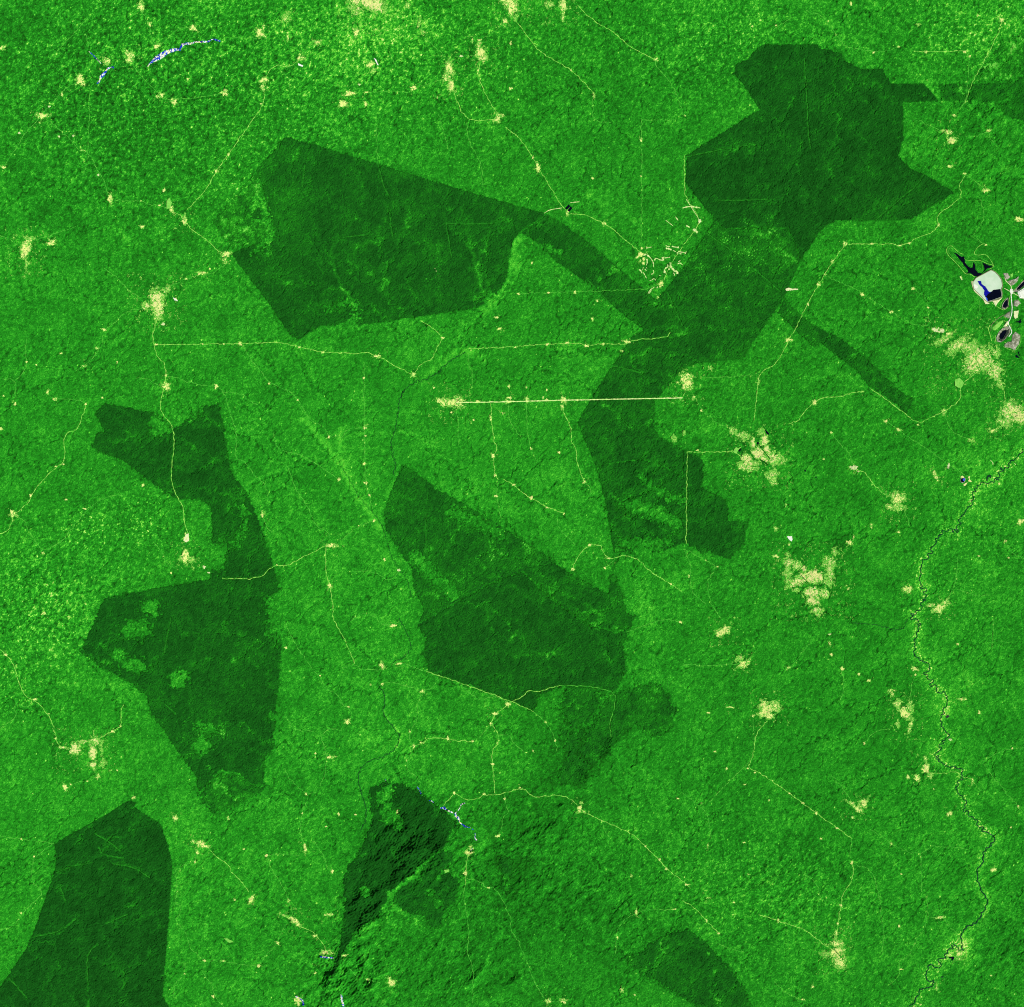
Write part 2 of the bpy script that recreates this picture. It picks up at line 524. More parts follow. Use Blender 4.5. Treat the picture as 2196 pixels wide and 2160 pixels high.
TONE += blob([('00', 700, 800, 800, 500, -0.065), ('00', 250, 250, 350, 300, -0.05), ('00', 900, 650, 250, 200, -0.03), ('00', 1400, 1150, 220, 170, 0.07), ('00', 400, 1500, 500, 300, 0.0),
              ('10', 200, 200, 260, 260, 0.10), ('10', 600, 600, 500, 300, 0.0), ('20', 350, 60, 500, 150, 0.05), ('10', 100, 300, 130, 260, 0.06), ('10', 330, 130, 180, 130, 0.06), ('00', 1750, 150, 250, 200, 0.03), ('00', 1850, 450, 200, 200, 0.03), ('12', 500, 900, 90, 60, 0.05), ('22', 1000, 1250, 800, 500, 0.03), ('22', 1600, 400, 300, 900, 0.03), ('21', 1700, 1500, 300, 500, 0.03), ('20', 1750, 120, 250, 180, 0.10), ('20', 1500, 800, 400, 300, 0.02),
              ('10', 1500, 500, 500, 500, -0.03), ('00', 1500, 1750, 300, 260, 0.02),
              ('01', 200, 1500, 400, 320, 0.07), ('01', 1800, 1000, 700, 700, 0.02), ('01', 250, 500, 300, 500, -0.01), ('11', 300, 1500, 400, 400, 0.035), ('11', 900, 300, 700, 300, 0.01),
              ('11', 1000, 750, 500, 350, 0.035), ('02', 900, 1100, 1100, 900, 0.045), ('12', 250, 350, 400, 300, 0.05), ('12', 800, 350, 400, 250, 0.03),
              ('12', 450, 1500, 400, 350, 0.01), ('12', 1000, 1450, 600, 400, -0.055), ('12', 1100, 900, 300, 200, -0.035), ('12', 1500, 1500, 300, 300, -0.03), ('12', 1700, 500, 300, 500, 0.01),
              ('12', 700, 1700, 350, 150, -0.03), ('12', 1350, 350, 260, 260, -0.08), ('12', 1330, 560, 120, 100, -0.09), ('12', 1050, 830, 220, 160, -0.06), ('12', 960, 1150, 150, 200, -0.08), ('12', 1100, 1250, 200, 200, -0.03), ('12', 450, 1650, 250, 120, -0.03), ('22', 1880, 1600, 90, 160, -0.04), ('12', 1250, 500, 220, 160, -0.05), ('R', 1060, 520, 140, 160, -0.07), ('R', 680, 1020, 150, 120, -0.07),  # the two R spots paint shade onto the ridges' steep west flanks
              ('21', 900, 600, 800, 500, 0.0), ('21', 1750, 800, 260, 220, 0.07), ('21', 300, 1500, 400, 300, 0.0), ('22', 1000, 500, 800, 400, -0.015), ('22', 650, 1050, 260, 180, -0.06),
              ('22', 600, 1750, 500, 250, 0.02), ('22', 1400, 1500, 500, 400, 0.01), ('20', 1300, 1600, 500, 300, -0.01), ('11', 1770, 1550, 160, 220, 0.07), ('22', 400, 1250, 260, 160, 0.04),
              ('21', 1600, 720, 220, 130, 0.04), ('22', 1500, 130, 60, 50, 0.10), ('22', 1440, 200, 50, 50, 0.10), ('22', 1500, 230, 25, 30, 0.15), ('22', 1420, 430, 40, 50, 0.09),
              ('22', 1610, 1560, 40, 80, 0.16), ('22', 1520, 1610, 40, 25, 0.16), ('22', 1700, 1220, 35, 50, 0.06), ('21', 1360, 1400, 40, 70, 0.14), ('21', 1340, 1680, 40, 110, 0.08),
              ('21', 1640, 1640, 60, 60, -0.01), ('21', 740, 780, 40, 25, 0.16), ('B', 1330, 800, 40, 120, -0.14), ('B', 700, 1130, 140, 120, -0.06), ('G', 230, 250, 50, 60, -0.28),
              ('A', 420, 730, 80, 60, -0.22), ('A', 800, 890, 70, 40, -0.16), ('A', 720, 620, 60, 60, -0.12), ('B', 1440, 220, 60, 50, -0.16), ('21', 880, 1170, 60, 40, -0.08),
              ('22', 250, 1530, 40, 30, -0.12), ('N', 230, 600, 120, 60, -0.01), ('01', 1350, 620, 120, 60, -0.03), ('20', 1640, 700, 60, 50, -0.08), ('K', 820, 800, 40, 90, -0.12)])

# ---- streams: water finds its way down the relief into the rivers
def drainage():
    import heapq
    M = (N + 1) // 2
    Z = (band(60, 400, 91, slope=1.2) * 7 + band(10, 60, 92, slope=0.8) * 2.2 + RELIEF * 0.8)[::2, ::2].copy()
    done = np.zeros(M * M, bool)
    recv = np.full(M * M, -1, np.int64)
    z = Z.ravel().tolist()
    jig = np.random.default_rng(5).uniform(0.01, 0.35, M * M).tolist()
    heap, order = [], []
    for p in RIVER_PTS:
        for x, y in p[::2]:
            a, b = int(round((x + EXT) / (2 * STEP))), int(round((y + EXT) / (2 * STEP)))
            if 0 < a < M - 1 and 0 < b < M - 1 and not done[b * M + a]:
                done[b * M + a] = True
                heapq.heappush(heap, (-40.0 + 0.004 * y, b * M + a))
    for t in range(M):
        for k in (t, (M - 1) * M + t, t * M, t * M + M - 1):
            if not done[k]:
                done[k] = True
                heapq.heappush(heap, (z[k], k))
    done = done.tolist(); recv = recv.tolist()
    nb = (-1, 1, -M, M, -M - 1, -M + 1, M - 1, M + 1)
    while heap:
        h, k = heapq.heappop(heap)
        order.append(k)
        x = k % M
        if x == 0 or x == M - 1 or k < M or k >= M * M - M:
            inner = [q for q in nb if 0 <= k + q < M * M and abs((k + q) % M - x) <= 1]
        else:
            inner = nb
        for q in inner:
            c = k + q
            if not done[c]:
                done[c] = True
                recv[c] = k
                heapq.heappush(heap, (max(z[c], h + jig[c]), c))
    acc = [1.0] * (M * M)
    for k in reversed(order):
        r = recv[k]
        if r >= 0:
            acc[r] += acc[k]
    A = np.log2(np.array(acc).reshape(M, M))
    fine = np.arange(N) / 2.0
    i0 = np.minimum(fine.astype(int), M - 2); f = fine - i0
    lo = np.clip(A - 4.0, 0, 6) / 6
    lo[lo > 0] += 0.22
    B = lo[:, i0] * (1 - f) + lo[:, i0 + 1] * f
    B = B[i0] * (1 - f)[:, None] + B[i0 + 1] * f[:, None]
    return samp(B, GX + 2.6 * WOB1, GY + 2.6 * WOB2)


VALE = np.zeros((N, N))
strip(VALE, [('11:0,740 60,860 150,990 220,1090', 6.5, 0.25), ('11:440,250 520,200 570,150 640,100 700,90 770,100 810,140', 6, 0.16), ('01:1720,470 1790,550 1860,620 1936,740', 5.5, 0.25),
             ('01:1925,560 1936,740', 5.5, 0.25), ('10:1000,1360 970,1430 955,1560 900,1650 870,1700 800,1750', 10, 0.15), ('10:980,1500 1050,1520', 6, 0.08), ('11:320,330 310,500 280,620 310,740', 8, 0.04),
             ('11:0,640 120,630 250,650', 2.4, 0.12), ('11:0,590 60,560 110,550 260,550', 2.4, 0.12), ('11:340,540 450,580 530,630', 2.6, 0.13), ('11:360,440 460,430 560,460', 2.4, 0.10), ('11:0,1130 100,1070 190,1020', 2.6, 0.13), ('01:1500,700 1600,720 1750,690 1850,690', 2.2, 0.10), ('01:1560,830 1700,880 1900,870', 2.2, 0.10), ('01:1350,620 1500,600 1700,630', 2.4, -0.08), ('01:1330,880 1500,800 1600,760', 2.2, 0.07), ('11:0,540 40,500 150,470', 2.2, 0.08), ('11:300,480 240,440 140,430', 2, 0.07), ('01:1700,1000 1800,1080 1920,1060', 2.4, 0.09), ('11:60,960 0,930', 2.4, 0.09), ('11:130,1180 200,1190 250,1220', 3, 0.10),
             ('10:1400,1110 1530,1170 1640,1230 1690,1310', 4, 0.08), ('10:1390,1110 1440,1070', 5, 0.10), ('10:1240,1590 1300,1600 1120,1600', 4, 0.05), ('00:100,1340 250,1320', 8, 0.07),
             ('11:200,1000 250,960 280,870 310,800', 6, 0.09), ('11:220,1090 270,1180 300,1280 370,1350 400,1500', 7, 0.05), ('10:0,1640 60,1700 100,1830', 10, 0.12),
             ('N:720,1450 800,1380 900,1310 1030,1180 1100,1120', 6, 0.13), ('N:620,1680 660,1580 720,1450', 6, 0.12), ('N:560,1760 420,1860', 10, 0.14), ('01:1730,640 1850,630 1936,640', 4, 0.06),
             ('10:1820,1380 1850,1370', 4, 0.1), ('20:1380,480 1410,500 1440,550', 7, 0.13), ('20:1040,190 1150,270', 3, 0.1), ('12:130,70 230,120 300,300', 8, 0.05), ('12:150,540 230,500', 10, 0.05), ])
GOLD = ('12:240,230 300,320 335,380 320,430 280,465', 3, 0.16)

RIVERS = [('21:1936,640 1870,715 1800,770 1780,830 1720,830 1680,850 1640,900 1650,960 1590,1000 1565,1080 1560,1110 1490,1100 1430,1160 1425,1220 1350,1290 1345,1400 1380,1450 1375,1510 1340,1560 1285,1600 1345,1625 1330,1700 1310,1760 1320,1830 1390,1850 1400,1904 22:1370,10 1420,70 1460,120 1500,130 1500,180 1470,240 1460,290 1490,340 1515,350 1500,380 1460,410 1440,490 1470,530 1570,550 1595,590 1550,640 1555,690 1605,730 1600,800 1660,830 1680,880 1720,910',
           1.75, 4.2, 12.5, "long meandering dark river winding down the east side past the river towns"),
          ('22:1720,910 1770,940 1760,980 1710,1010 1700,1090 1670,1120 1670,1180 1690,1240 1730,1280 1725,1330 1690,1380 1670,1430 1590,1450 1580,1550 1590,1585', 2.2, 1.6, 14,
           "broader smoother lower reach of the dark river between the meanders"),
          ('L:1320,600 1260,610 1220,590 1180,520 1110,470 1070,530 1120,590 1050,600 1020,570 960,650 1000,690 900,700 930,800 880,770 770,830 770,900 830,960 760,1030 650,990 570,920 540,1010 490,1120 500,1220 560,1340 680,1290 640,1400 590,1480 540,1430 440,1500 330,1520 350,1590 260,1680 200,1830 100,1890', 2.0, 1.6, 8,
           "tightly coiled loops of dark river at the lower right"),
          ('11:700,95 600,150 540,220 440,260 380,280 330,350 320,430 310,530 280,600 285,660 310,730 300,790', 1.2, 1.6, 9, "thin dark stream west of the straight-road town"),
          ('11:0,740 70,860 110,930 190,1010 240,1090 290,1280 370,1370 400,1480', 0.65, 1.2, 9, "thin dark stream down the light green valley"),
          ('11:330,1600 370,1680 400,1760 380,1800 290,1860', 1.0, 1.2, 9, "thin dark stream beside the central forest"),
          ('12:215,85 240,110 250,180 230,240 290,310 330,370 320,430 230,490 150,510 100,560 95,610 110,680 150,820 110,900', 1.4, 1.2, 10, "dark stream curving round the northwest of the mountain forest"),
          ('11:430,1640 500,1610 560,1560 700,1470 900,1370 1030,1330', 0.8, 1.0, 9, "thin dark stream crossing the central forest"),
          ('21:1285,1600 1240,1680 1100,1640 960,1630', 0.9, 1.4, 9, "dark side stream joining the main river from the west"),
          ('20:760,1000 700,1010', 0.5, 0.5, 9, "")][:9]


def meander(spec, amp, lam, seed):
    p = resample(pts(spec), 1.2, 1)
    p = p + np.c_[samp(WOB1, p[:, 0], p[:, 1]), samp(WOB2, p[:, 0], p[:, 1])] * min(1.5, 0.6 * amp)
    d = np.gradient(p, axis=0)
    d /= np.hypot(d[:, 0], d[:, 1])[:, None] + 1e-9
    r = np.random.default_rng(seed)
    s = np.arange(len(p)) * 1.2
    ph = 2 * np.pi * s / lam + 2.8 * np.sin(s / 27 + seed) + 2.0 * np.sin(s / 11.3 + 2 * seed) + 1.5 * np.sin(s / 6.1 + 3 * seed)
    m = amp * np.sin(ph) * (0.55 + 0.30 * np.sin(s / 31 + seed * 1.7) + 0.25 * np.sin(s / 13.7 + seed))
    fade = np.clip(np.minimum(s, s[-1] - s) / 8, 0, 1)
    return p + np.c_[-d[:, 1], d[:, 0]] * (m * fade)[:, None]


RIVER_PTS = [meander(sp, am, la, i + 3) for i, (sp, w, am, la, lb) in enumerate(RIVERS)]
n_bank = band(4, 10, 41)
STREAM = drainage()
blur = lambda F, s: np.fft.irfft2(np.fft.rfft2(F) * np.exp(-2 * (np.pi * s) ** 2 * (np.fft.fftfreq(N, STEP)[:, None] ** 2 + np.fft.rfftfreq(N, STEP)[None, :] ** 2)), (N, N))
VALLEY = blur(np.clip(STREAM - 0.25, 0, 1), 5.0)
RELIEF -= (1.7 * STREAM + 2.2 * VALLEY) * EDGE * CALM
TONE -= 0.24 * STREAM * np.clip(0.75 + 0.45 * WOB1, 0.2, 1.3)
VALE += 0.30 * np.clip(VALLEY, 0, 0.25) * np.clip(0.9 + 0.5 * WOB2, 0.2, 1.4)
VALE *= np.clip(0.85 + 0.25 * n_mid, 0.3, 1.4)
TONE = TONE * (1 - 0.75 * np.clip(VALE / 0.14, 0, 1)) + np.clip(VALE * 1.2, 0, 0.20) - 0.10 * STREAM * np.clip(VALE / 0.14, 0, 1)
strip(TONE, [GOLD])
for i, p in enumerate(RIVER_PTS):
    q = p[::3]
    big = i < 3
    w = 9 if big else 5
    sl = window(q, 30)
    d = np.full(GX[sl].shape, 1e9)
    for x, y in q[::2]:
        d = np.minimum(d, (GX[sl] - x) ** 2 + (GY[sl] - y) ** 2)
    d = np.sqrt(d)
    f = np.exp(-(d / w) ** 2)
    if big:
        TONE[sl] += f * (0.08 + (0.26 if i != 1 else 0.06) * np.clip(n_bank[sl] - 0.2, 0, 1.4) * np.clip(0.6 + 0.6 * WOB1[sl], 0.1, 1.4)) + 0.12 * np.exp(-(d / 20) ** 2) * np.clip(n_bank[sl], 0, 1.5)
    TONE[sl] -= 0.10 * np.exp(-(d / (3.0 if big else 2.5)) ** 2)
TONE *= EDGE

# ---------------------------------------------------------------- forest reserves
# outline, raggedness of the edge, base tone, clearings, label
FOREST_DATA = [
    ('00:1622,775 10:0,865 700,1080 1060,1185 1160,1215 1130,1240 1010,1320 975,1370 952,1480 942,1580 905,1640 870,1680 780,1745 500,1790 150,1840 95,1850 60,1800 20,1830 00:1890,1850 1820,1850 1690,1930 1640,1895 1500,1690 1310,1440 1400,1400 1500,1390 1560,1330 1520,1260 1420,1240 1460,1160 1490,1060 1450,965',
     1.1, 0.02, [('10', 560, 1750, 0, 0), ('10', 850, 1690, 35, 35)], 'broad dark green forest reserve with a long straight north edge, veined by pale streams', [('00:1460,1060 1500,1200 1540,1340 1450,1420', 11), ('00:1860,1760 10:60,1690 95,1830', 8)]),
    ('20:450,252 770,252 775,275 890,295 920,345 1020,390 1135,390 1185,475 1370,475 1455,575 1252,580 1252,800 1225,890 1300,960 1375,990 1545,1095 1400,1180 1300,1245 1190,1253 870,1253 835,1270 775,1315 735,1390 670,1470 600,1295 400,1290 230,1300 180,1250 15,1040 22,880 435,620 350,490 290,420 300,365 370,335 400,295',
     0.9, -0.03, [], 'largest dark green forest reserve, angular, with an arm pointing to the tailings pond side', []),
    ('20:180,1250 230,1300 400,1290 600,1295 670,1470 640,1550 575,1690 430,1900 21:340,130 80,158 0,190 11:1800,345 1778,370 1778,530 1810,575 1870,610 1936,640 1936,800 1800,720 1700,700 1560,720 1440,740 1370,570 1340,490 1450,300 1650,5 10:1710,1870 1650,1770 1790,1700 1936,1520',
     0.8, 0.055, [], 'medium green flecked forest strip crossed by the straight white road', []),
    ('11:1440,740 1560,720 1700,700 1800,720 1936,800 21:0,640 25,660 95,680 120,730 110,860 240,930 265,990 260,1048 370,1050 355,1150 345,1190 270,1265 100,1230 60,1190 0,1180 11:1890,1200 1780,1230 1700,1190 1620,1230 1550,1230 1530,1150 1520,1080 1480,860',
     1.8, 0.035, [], 'mottled forest with a stepped ragged south edge and one thin straight north-south road', [('11:1620,960 1780,1000 1900,1060', 18), ('11:1700,800 1800,900 1936,930', 10), ('11:1600,1180 1850,1180', 14)]),
    ('01:590,380 890,440 930,470 1000,520 1100,450 1160,400 1245,385 1290,640 1310,770 1400,890 1440,990 1470,1050 1510,1180 1580,1400 1590,1440 1530,1500 1520,1600 1600,1740 1590,1904 02:1575,100 1560,300 1545,465 1500,480 1500,640 1420,640 1350,575 1250,560 1130,690 1115,600 1040,500 860,240 830,150 760,80 620,0 01:600,1900 455,1795 590,1490 780,1450 1190,1380 1195,1330 1270,1325 1280,1210 1200,1180 1200,1040 1190,960 1120,930 1030,930 960,905 850,830 700,710 560,660 520,620 540,560 590,540 540,440',
     1.9, -0.01, [('01', 775, 1670, 72, 52), ('01', 860, 1545, 55, 40), ('01', 675, 1810, 40, 32), ('01', 760, 1870, 75, 32), ('02', 1015, 45, 48, 42), ('02', 1540, 255, 22, 22), ('02', 1140, 420, 48, 45), ('01', 890, 490, 28, 40), ('01', 920, 530, 45, 35)],
     'dark forest reserve of two lobes joined by a neck, with pale round clearings', [('01:1380,980 1400,1080 1330,1170', 9), ('01:1530,1500 1540,1650 1590,1740', 10), ('02:1130,300 1200,330', 10), ('01:880,540 1000,470 1120,430', 14), ('01:1240,1200 1230,1330', 12)]),
    ('02:715,735 740,728 775,745 765,768 910,865 945,960 978,1080 970,1230 950,1500 925,1840 960,1904 960,2040 -120,2040 -120,1900 0,1790 150,1570 200,1450 320,1105 305,975 640,790',
     0.7, -0.06, [], 'darkest forest reserve, smooth edged and coffin shaped, veined with faint streams', []),
    ('11:350,730 540,860 850,1045 1080,1190 1290,1345 1340,1370 1510,1460 1525,1360 1560,1340 1565,1390 1600,1480 1620,1570 1680,1590 1640,1650 1560,1680 1400,1640 1200,1500 1030,1335 900,1375 700,1480 560,1565 430,1640 470,1560 410,1440 400,1330 330,1220 250,1100 240,1000 300,830',
     1.8, 0.07, [('11', 1020, 1450, 40, 30)], 'thin mottled forest with a long straight northeast edge in the middle of the country', [('11:420,1250 500,1350 650,1480', 16), ('11:650,1010 900,1120', 14), ('11:1300,1380 1330,1370', 6)]),
    ('11:430,1640 560,1565 700,1480 900,1375 1030,1335 1200,1500 1400,1640 1560,1680 1640,1650 1600,1760 1620,1904 12:1600,20 1560,110 1440,90 1250,85 1120,140 1090,230 950,168 660,60 480,0 11:490,1870 460,1800 480,1720',
     2.2, 0.0, [], 'dark oval forest with a ring of pale valleys at its centre', []),
    ('N:490,250 570,230 660,190 850,220 1020,280 1230,440 1390,570 1520,700 1400,760 1400,850 1340,940 1210,1020 1060,1160 900,1310 740,1420 650,1590 590,1740 400,1850 320,1904 F:600,1904 F:640,1800 N:200,1700 190,1300 330,1050 430,850 490,700 520,580 490,460 480,330',
     3.0, -0.10, [('N', 430, 1440, 52, 50)], 'very dark rugged mountain forest beside the blue mining creek', [('N:720,620 800,680 750,560 620,400 700,300', 16)]),
    ('N:1210,1040 1330,950 1460,1010 1440,1080 1390,1150 1420,1250 1500,1340 1475,1570 1380,1620 1330,1700 1300,1850 1180,1850 1080,1700 960,1700 850,1640 800,1560 720,1560 780,1450 920,1340 1060,1290 1110,1130',
     2.6, 0.045, [('N', 1185, 1450, 42, 38), ('N', 1270, 1570, 45, 35), ('N', 1270, 1280, 28, 28), ('N', 1350, 1210, 45, 28)], 'mid green hill forest on the southeast side of the mountain valley', []),
    ('20:1455,478 1860,468 1936,430 2100,400 2100,650 1936,600 1850,560 1780,575 1640,570 1460,570', 1.8, 0.11, [], 'thin forest strip running to the right edge above the hill town', []),
    ('20:1790,600 1936,540 2100,500 2100,800 1936,690 1880,680 1830,660', 2.5, 0.12, [], 'small thin forest at the right edge below the forest strip', []),
    ('10:1160,1215 1270,1275 1450,1410 1600,1545 1790,1700 1650,1770 1710,1870 1560,1755 1400,1610 1200,1470 1100,1370 1020,1320 1130,1240', 0.9, 0.05, [], 'thin forest corridor slanting between two dark reserves below the black ponds', [('10:1130,1400 1230,1430', 8)]),
    ('F:1482,566 1530,610 1590,640 1640,680 1665,705 1700,738 1727,755 1722,772 1712,783 1695,765 1640,728 1620,702 1550,648 1540,658 1470,592', 1.0, 0.065, [], 'thin forest corridor slanting southeast away from the road villages', []),
    ('F:1090,1420 1150,1310 1235,1290 1255,1300 1280,1345 1272,1375 1240,1395 1200,1370 1150,1420 1120,1450', 4.0, 0.10, [], 'faint remnant forest southeast of the dark oval forest', []),
    ('F:1200,1802 1255,1765 1300,1755 1340,1785 1390,1840 1415,1880 1425,1910 1425,1960 1340,1960 1335,1915 1240,1857 1172,1812', 4.0, 0.06, [], 'dark forest with a straight southwest edge at the bottom edge', []),
    ('12:890,1055 910,1040 980,1060 980,1100 960,1180 970,1230 940,1260 915,1240 905,1150', 3.0, 0.09, [], 'small dark hill wood with a straight west edge below the creek town', []),
    ('11:1190,1930 1230,1840 1260,1800 12:1500,10 1500,100 1430,280 1330,330 1270,290 1240,200 1270,100', 5.0, 0.085, [], 'faint thinned forest south of the dark oval forest', []),
    ('02:1130,690 1250,570 1350,585 1500,650 1520,665 1310,785 1210,800 1140,740', 5.0, 0.13, [], 'thinned out pale tip of the two lobed forest', []),
    ('00:1440,1000 1490,1060 1420,1180 1430,1250 1560,1300 1480,1390 1330,1400 1240,1330 1210,1240 1400,1050', 4.0, 0.20, [], 'faint felled corner of the broad reserve, almost as light as the farmland', []),
    ('20:1640,470 1810,240 1936,180 2100,150 2100,380 1936,430 1850,465', 4.0, 0.22, [], 'faint light wood above the thin strip at the right edge', []),
    ('12:1230,330 1500,300 1535,380 1520,470 1440,520 1397,570 1390,655 1300,645 1170,630 1280,480', 5.0, 0.085, [], 'dark hill wood on the ridge northwest of the star shaped town', []),
    ('02:1530,655 1545,470 1600,400 1590,620', 5.0, 0.2, [], 'faint sliver of thinned wood by the southeast corner of the two lobed forest')]
FOREST_DATA = [f for f in FOREST_DATA if len(f) == 6]

near = np.zeros((N, N))
n_edge = 0.8 * band(4, 18, 51, slope=0.5) + 0.7 * band(20, 70, 63, slope=0.5) * np.clip(band(60, 200, 64), 0, 2)
n_can = band(4.2, 8, 52)
n_can2 = band(3.9, 5.5, 57)
n_ft = band(18, 90, 53, slope=0.6)
n_ftw = band(90, 260, 54)
n_fv1, n_fv2 = band(50, 130, 55), band(24, 50, 56)
n_ffl = band(4, 9, 58)
n_fclu = band(40, 140, 59)

FOREST_TONE_SPOTS = blob([('00', 1600, 1000, 160, 220, 0.06), ('00', 1850, 1250, 90, 400, -0.05), ('10', 300, 1450, 250, 300, -0.02), ('10', 700, 1350, 260, 150, 0.0), ('00', 1600, 1600, 200, 200, -0.02), ('00', 1650, 1250, 120, 150, 0.07),
                          ('20', 600, 380, 300, 150, 0.0), ('20', 500, 1150, 350, 200, -0.04), ('20', 385, 865, 28, 32, 0.12), ('20', 1100, 1200, 120, 90, 0.08), ('20', 1230, 1200, 60, 60, 0.07), ('20', 1200, 1030, 200, 100, 0.04), ('20', 1370, 520, 80, 50, -0.06),
                          ('20', 560, 1530, 90, 60, 0.09), ('20', 590, 1560, 50, 30, -0.12), ('20', 420, 1290, 110, 50, 0.14), ('20', 550, 1400, 100, 50, 0.09), ('20', 250, 1400, 200, 100, 0.05), ('11', 1850, 150, 160, 200, -0.02), ('11', 1550, 480, 120, 160, 0.0),
                          ('11', 1600, 650, 120, 60, -0.06), ('21', 150, 1130, 120, 60, -0.05), ('21', 120, 960, 100, 60, -0.03), ('01', 900, 620, 200, 60, 0.0), ('01', 1150, 830, 150, 100, -0.04), ('01', 1100, 1000, 120, 100, 0.08),
                          ('01', 1330, 1180, 80, 80, 0.05), ('01', 1250, 1550, 120, 80, 0.03), ('01', 1420, 1760, 90, 60, 0.07), ('01', 900, 1450, 120, 60, 0.03), ('01', 640, 1560, 80, 60, -0.05), ('02', 900, 100, 60, 130, 0.08), ('02', 1180, 320, 140, 90, 0.09),
                          ('02', 1350, 480, 200, 80, -0.02), ('02', 1250, 620, 200, 60, 0.03), ('02', 1020, 480, 90, 60, 0.05), ('11', 1000, 1700, 60, 30, 0.06), ('11', 1450, 1570, 60, 22, 0.10), ('11', 830, 1620, 20, 120, 0.04), ('11', 1040, 1800, 100, 20, 0.06), ('11', 970, 1720, 15, 40, 0.12),
                          ('11', 1170, 1810, 60, 25, 0.05), ('11', 600, 900, 200, 100, -0.01), ('11', 900, 1060, 200, 60, -0.06), ('11', 1200, 1310, 120, 60, -0.08), ('11', 950, 1250, 120, 90, 0.05), ('11', 600, 1450, 160, 90, 0.06), ('11', 350, 850, 70, 70, 0.03), ('11', 260, 1050, 70, 60, -0.06),
                          ('12', 1250, 120, 120, 90, 0.02), ('N', 620, 420, 130, 130, 0.10), ('N', 740, 560, 90, 90, 0.12), ('N', 300, 1350, 90, 120, 0.07), ('N', 380, 1000, 70, 130, 0.06), ('N', 950, 900, 120, 120, 0.02), ('N', 1150, 1160, 120, 90, 0.02), ('N', 1000, 1550, 120, 90, -0.03), ('N', 1150, 1700, 200, 80, 0.02),
                          ('N', 1420, 1420, 70, 130, -0.02), ('02', 450, 940, 200, 90, 0.0)])
FLECKS_IN_FOREST = np.clip(0.15 + blob([('20', 250, 1500, 350, 250, 0.9), ('20', 450, 1300, 200, 80, 1.2), ('20', 1000, 520, 120, 80, 0.8), ('20', 500, 840, 120, 60, 0.7), ('10', 530, 1540, 100, 80, 1.3), ('00', 1780, 1680, 110, 80, 0.7), ('20', 1350, 520, 80, 40, 0.9),
                                        ('01', 1330, 1170, 100, 90, 1.0), ('01', 1400, 1750, 160, 90, 1.0), ('02', 1150, 340, 180, 120, 1.3), ('02', 1050, 530, 130, 60, 1.0), ('11', 660, 1260, 250, 160, 0.8), ('N', 350, 1050, 160, 160, 0.9), ('01', 1180, 720, 250, 80, 0.4), ('11', 950, 1250, 160, 120, 0.6)]), 0, 1.5)
FTONE = n_ft * 0.030 + n_ftw * 0.026 + 0.03 * RUGGED * n_patch + FOREST_TONE_SPOTS + n_grain * 0.050
FTONE += 0.20 * FLECKS_IN_FOREST * np.clip(n_ffl + 0.7 * n_fclu - 1.25, 0, 2)
FTONE += 0.04 * np.exp(-(n_fv2 / 0.08) ** 2) * np.clip(n_fclu + 0.1, 0, 1) + 0.12 * np.exp(-(n_fv1 / 0.06) ** 2) * np.clip(0.5 + 0.8 * WOB2, 0, 1.2) * 0.25 + 0.17 * STREAM * np.clip(0.7 + 0.6 * n_fclu, 0.15, 1.4) + 0.18 * np.clip(VALLEY, 0, 0.2) - 0.05 * np.exp(-((n_fv2 - 0.3) / 0.15) ** 2)
FTONE += n_can2 * 0.028 + n_can * 0.022
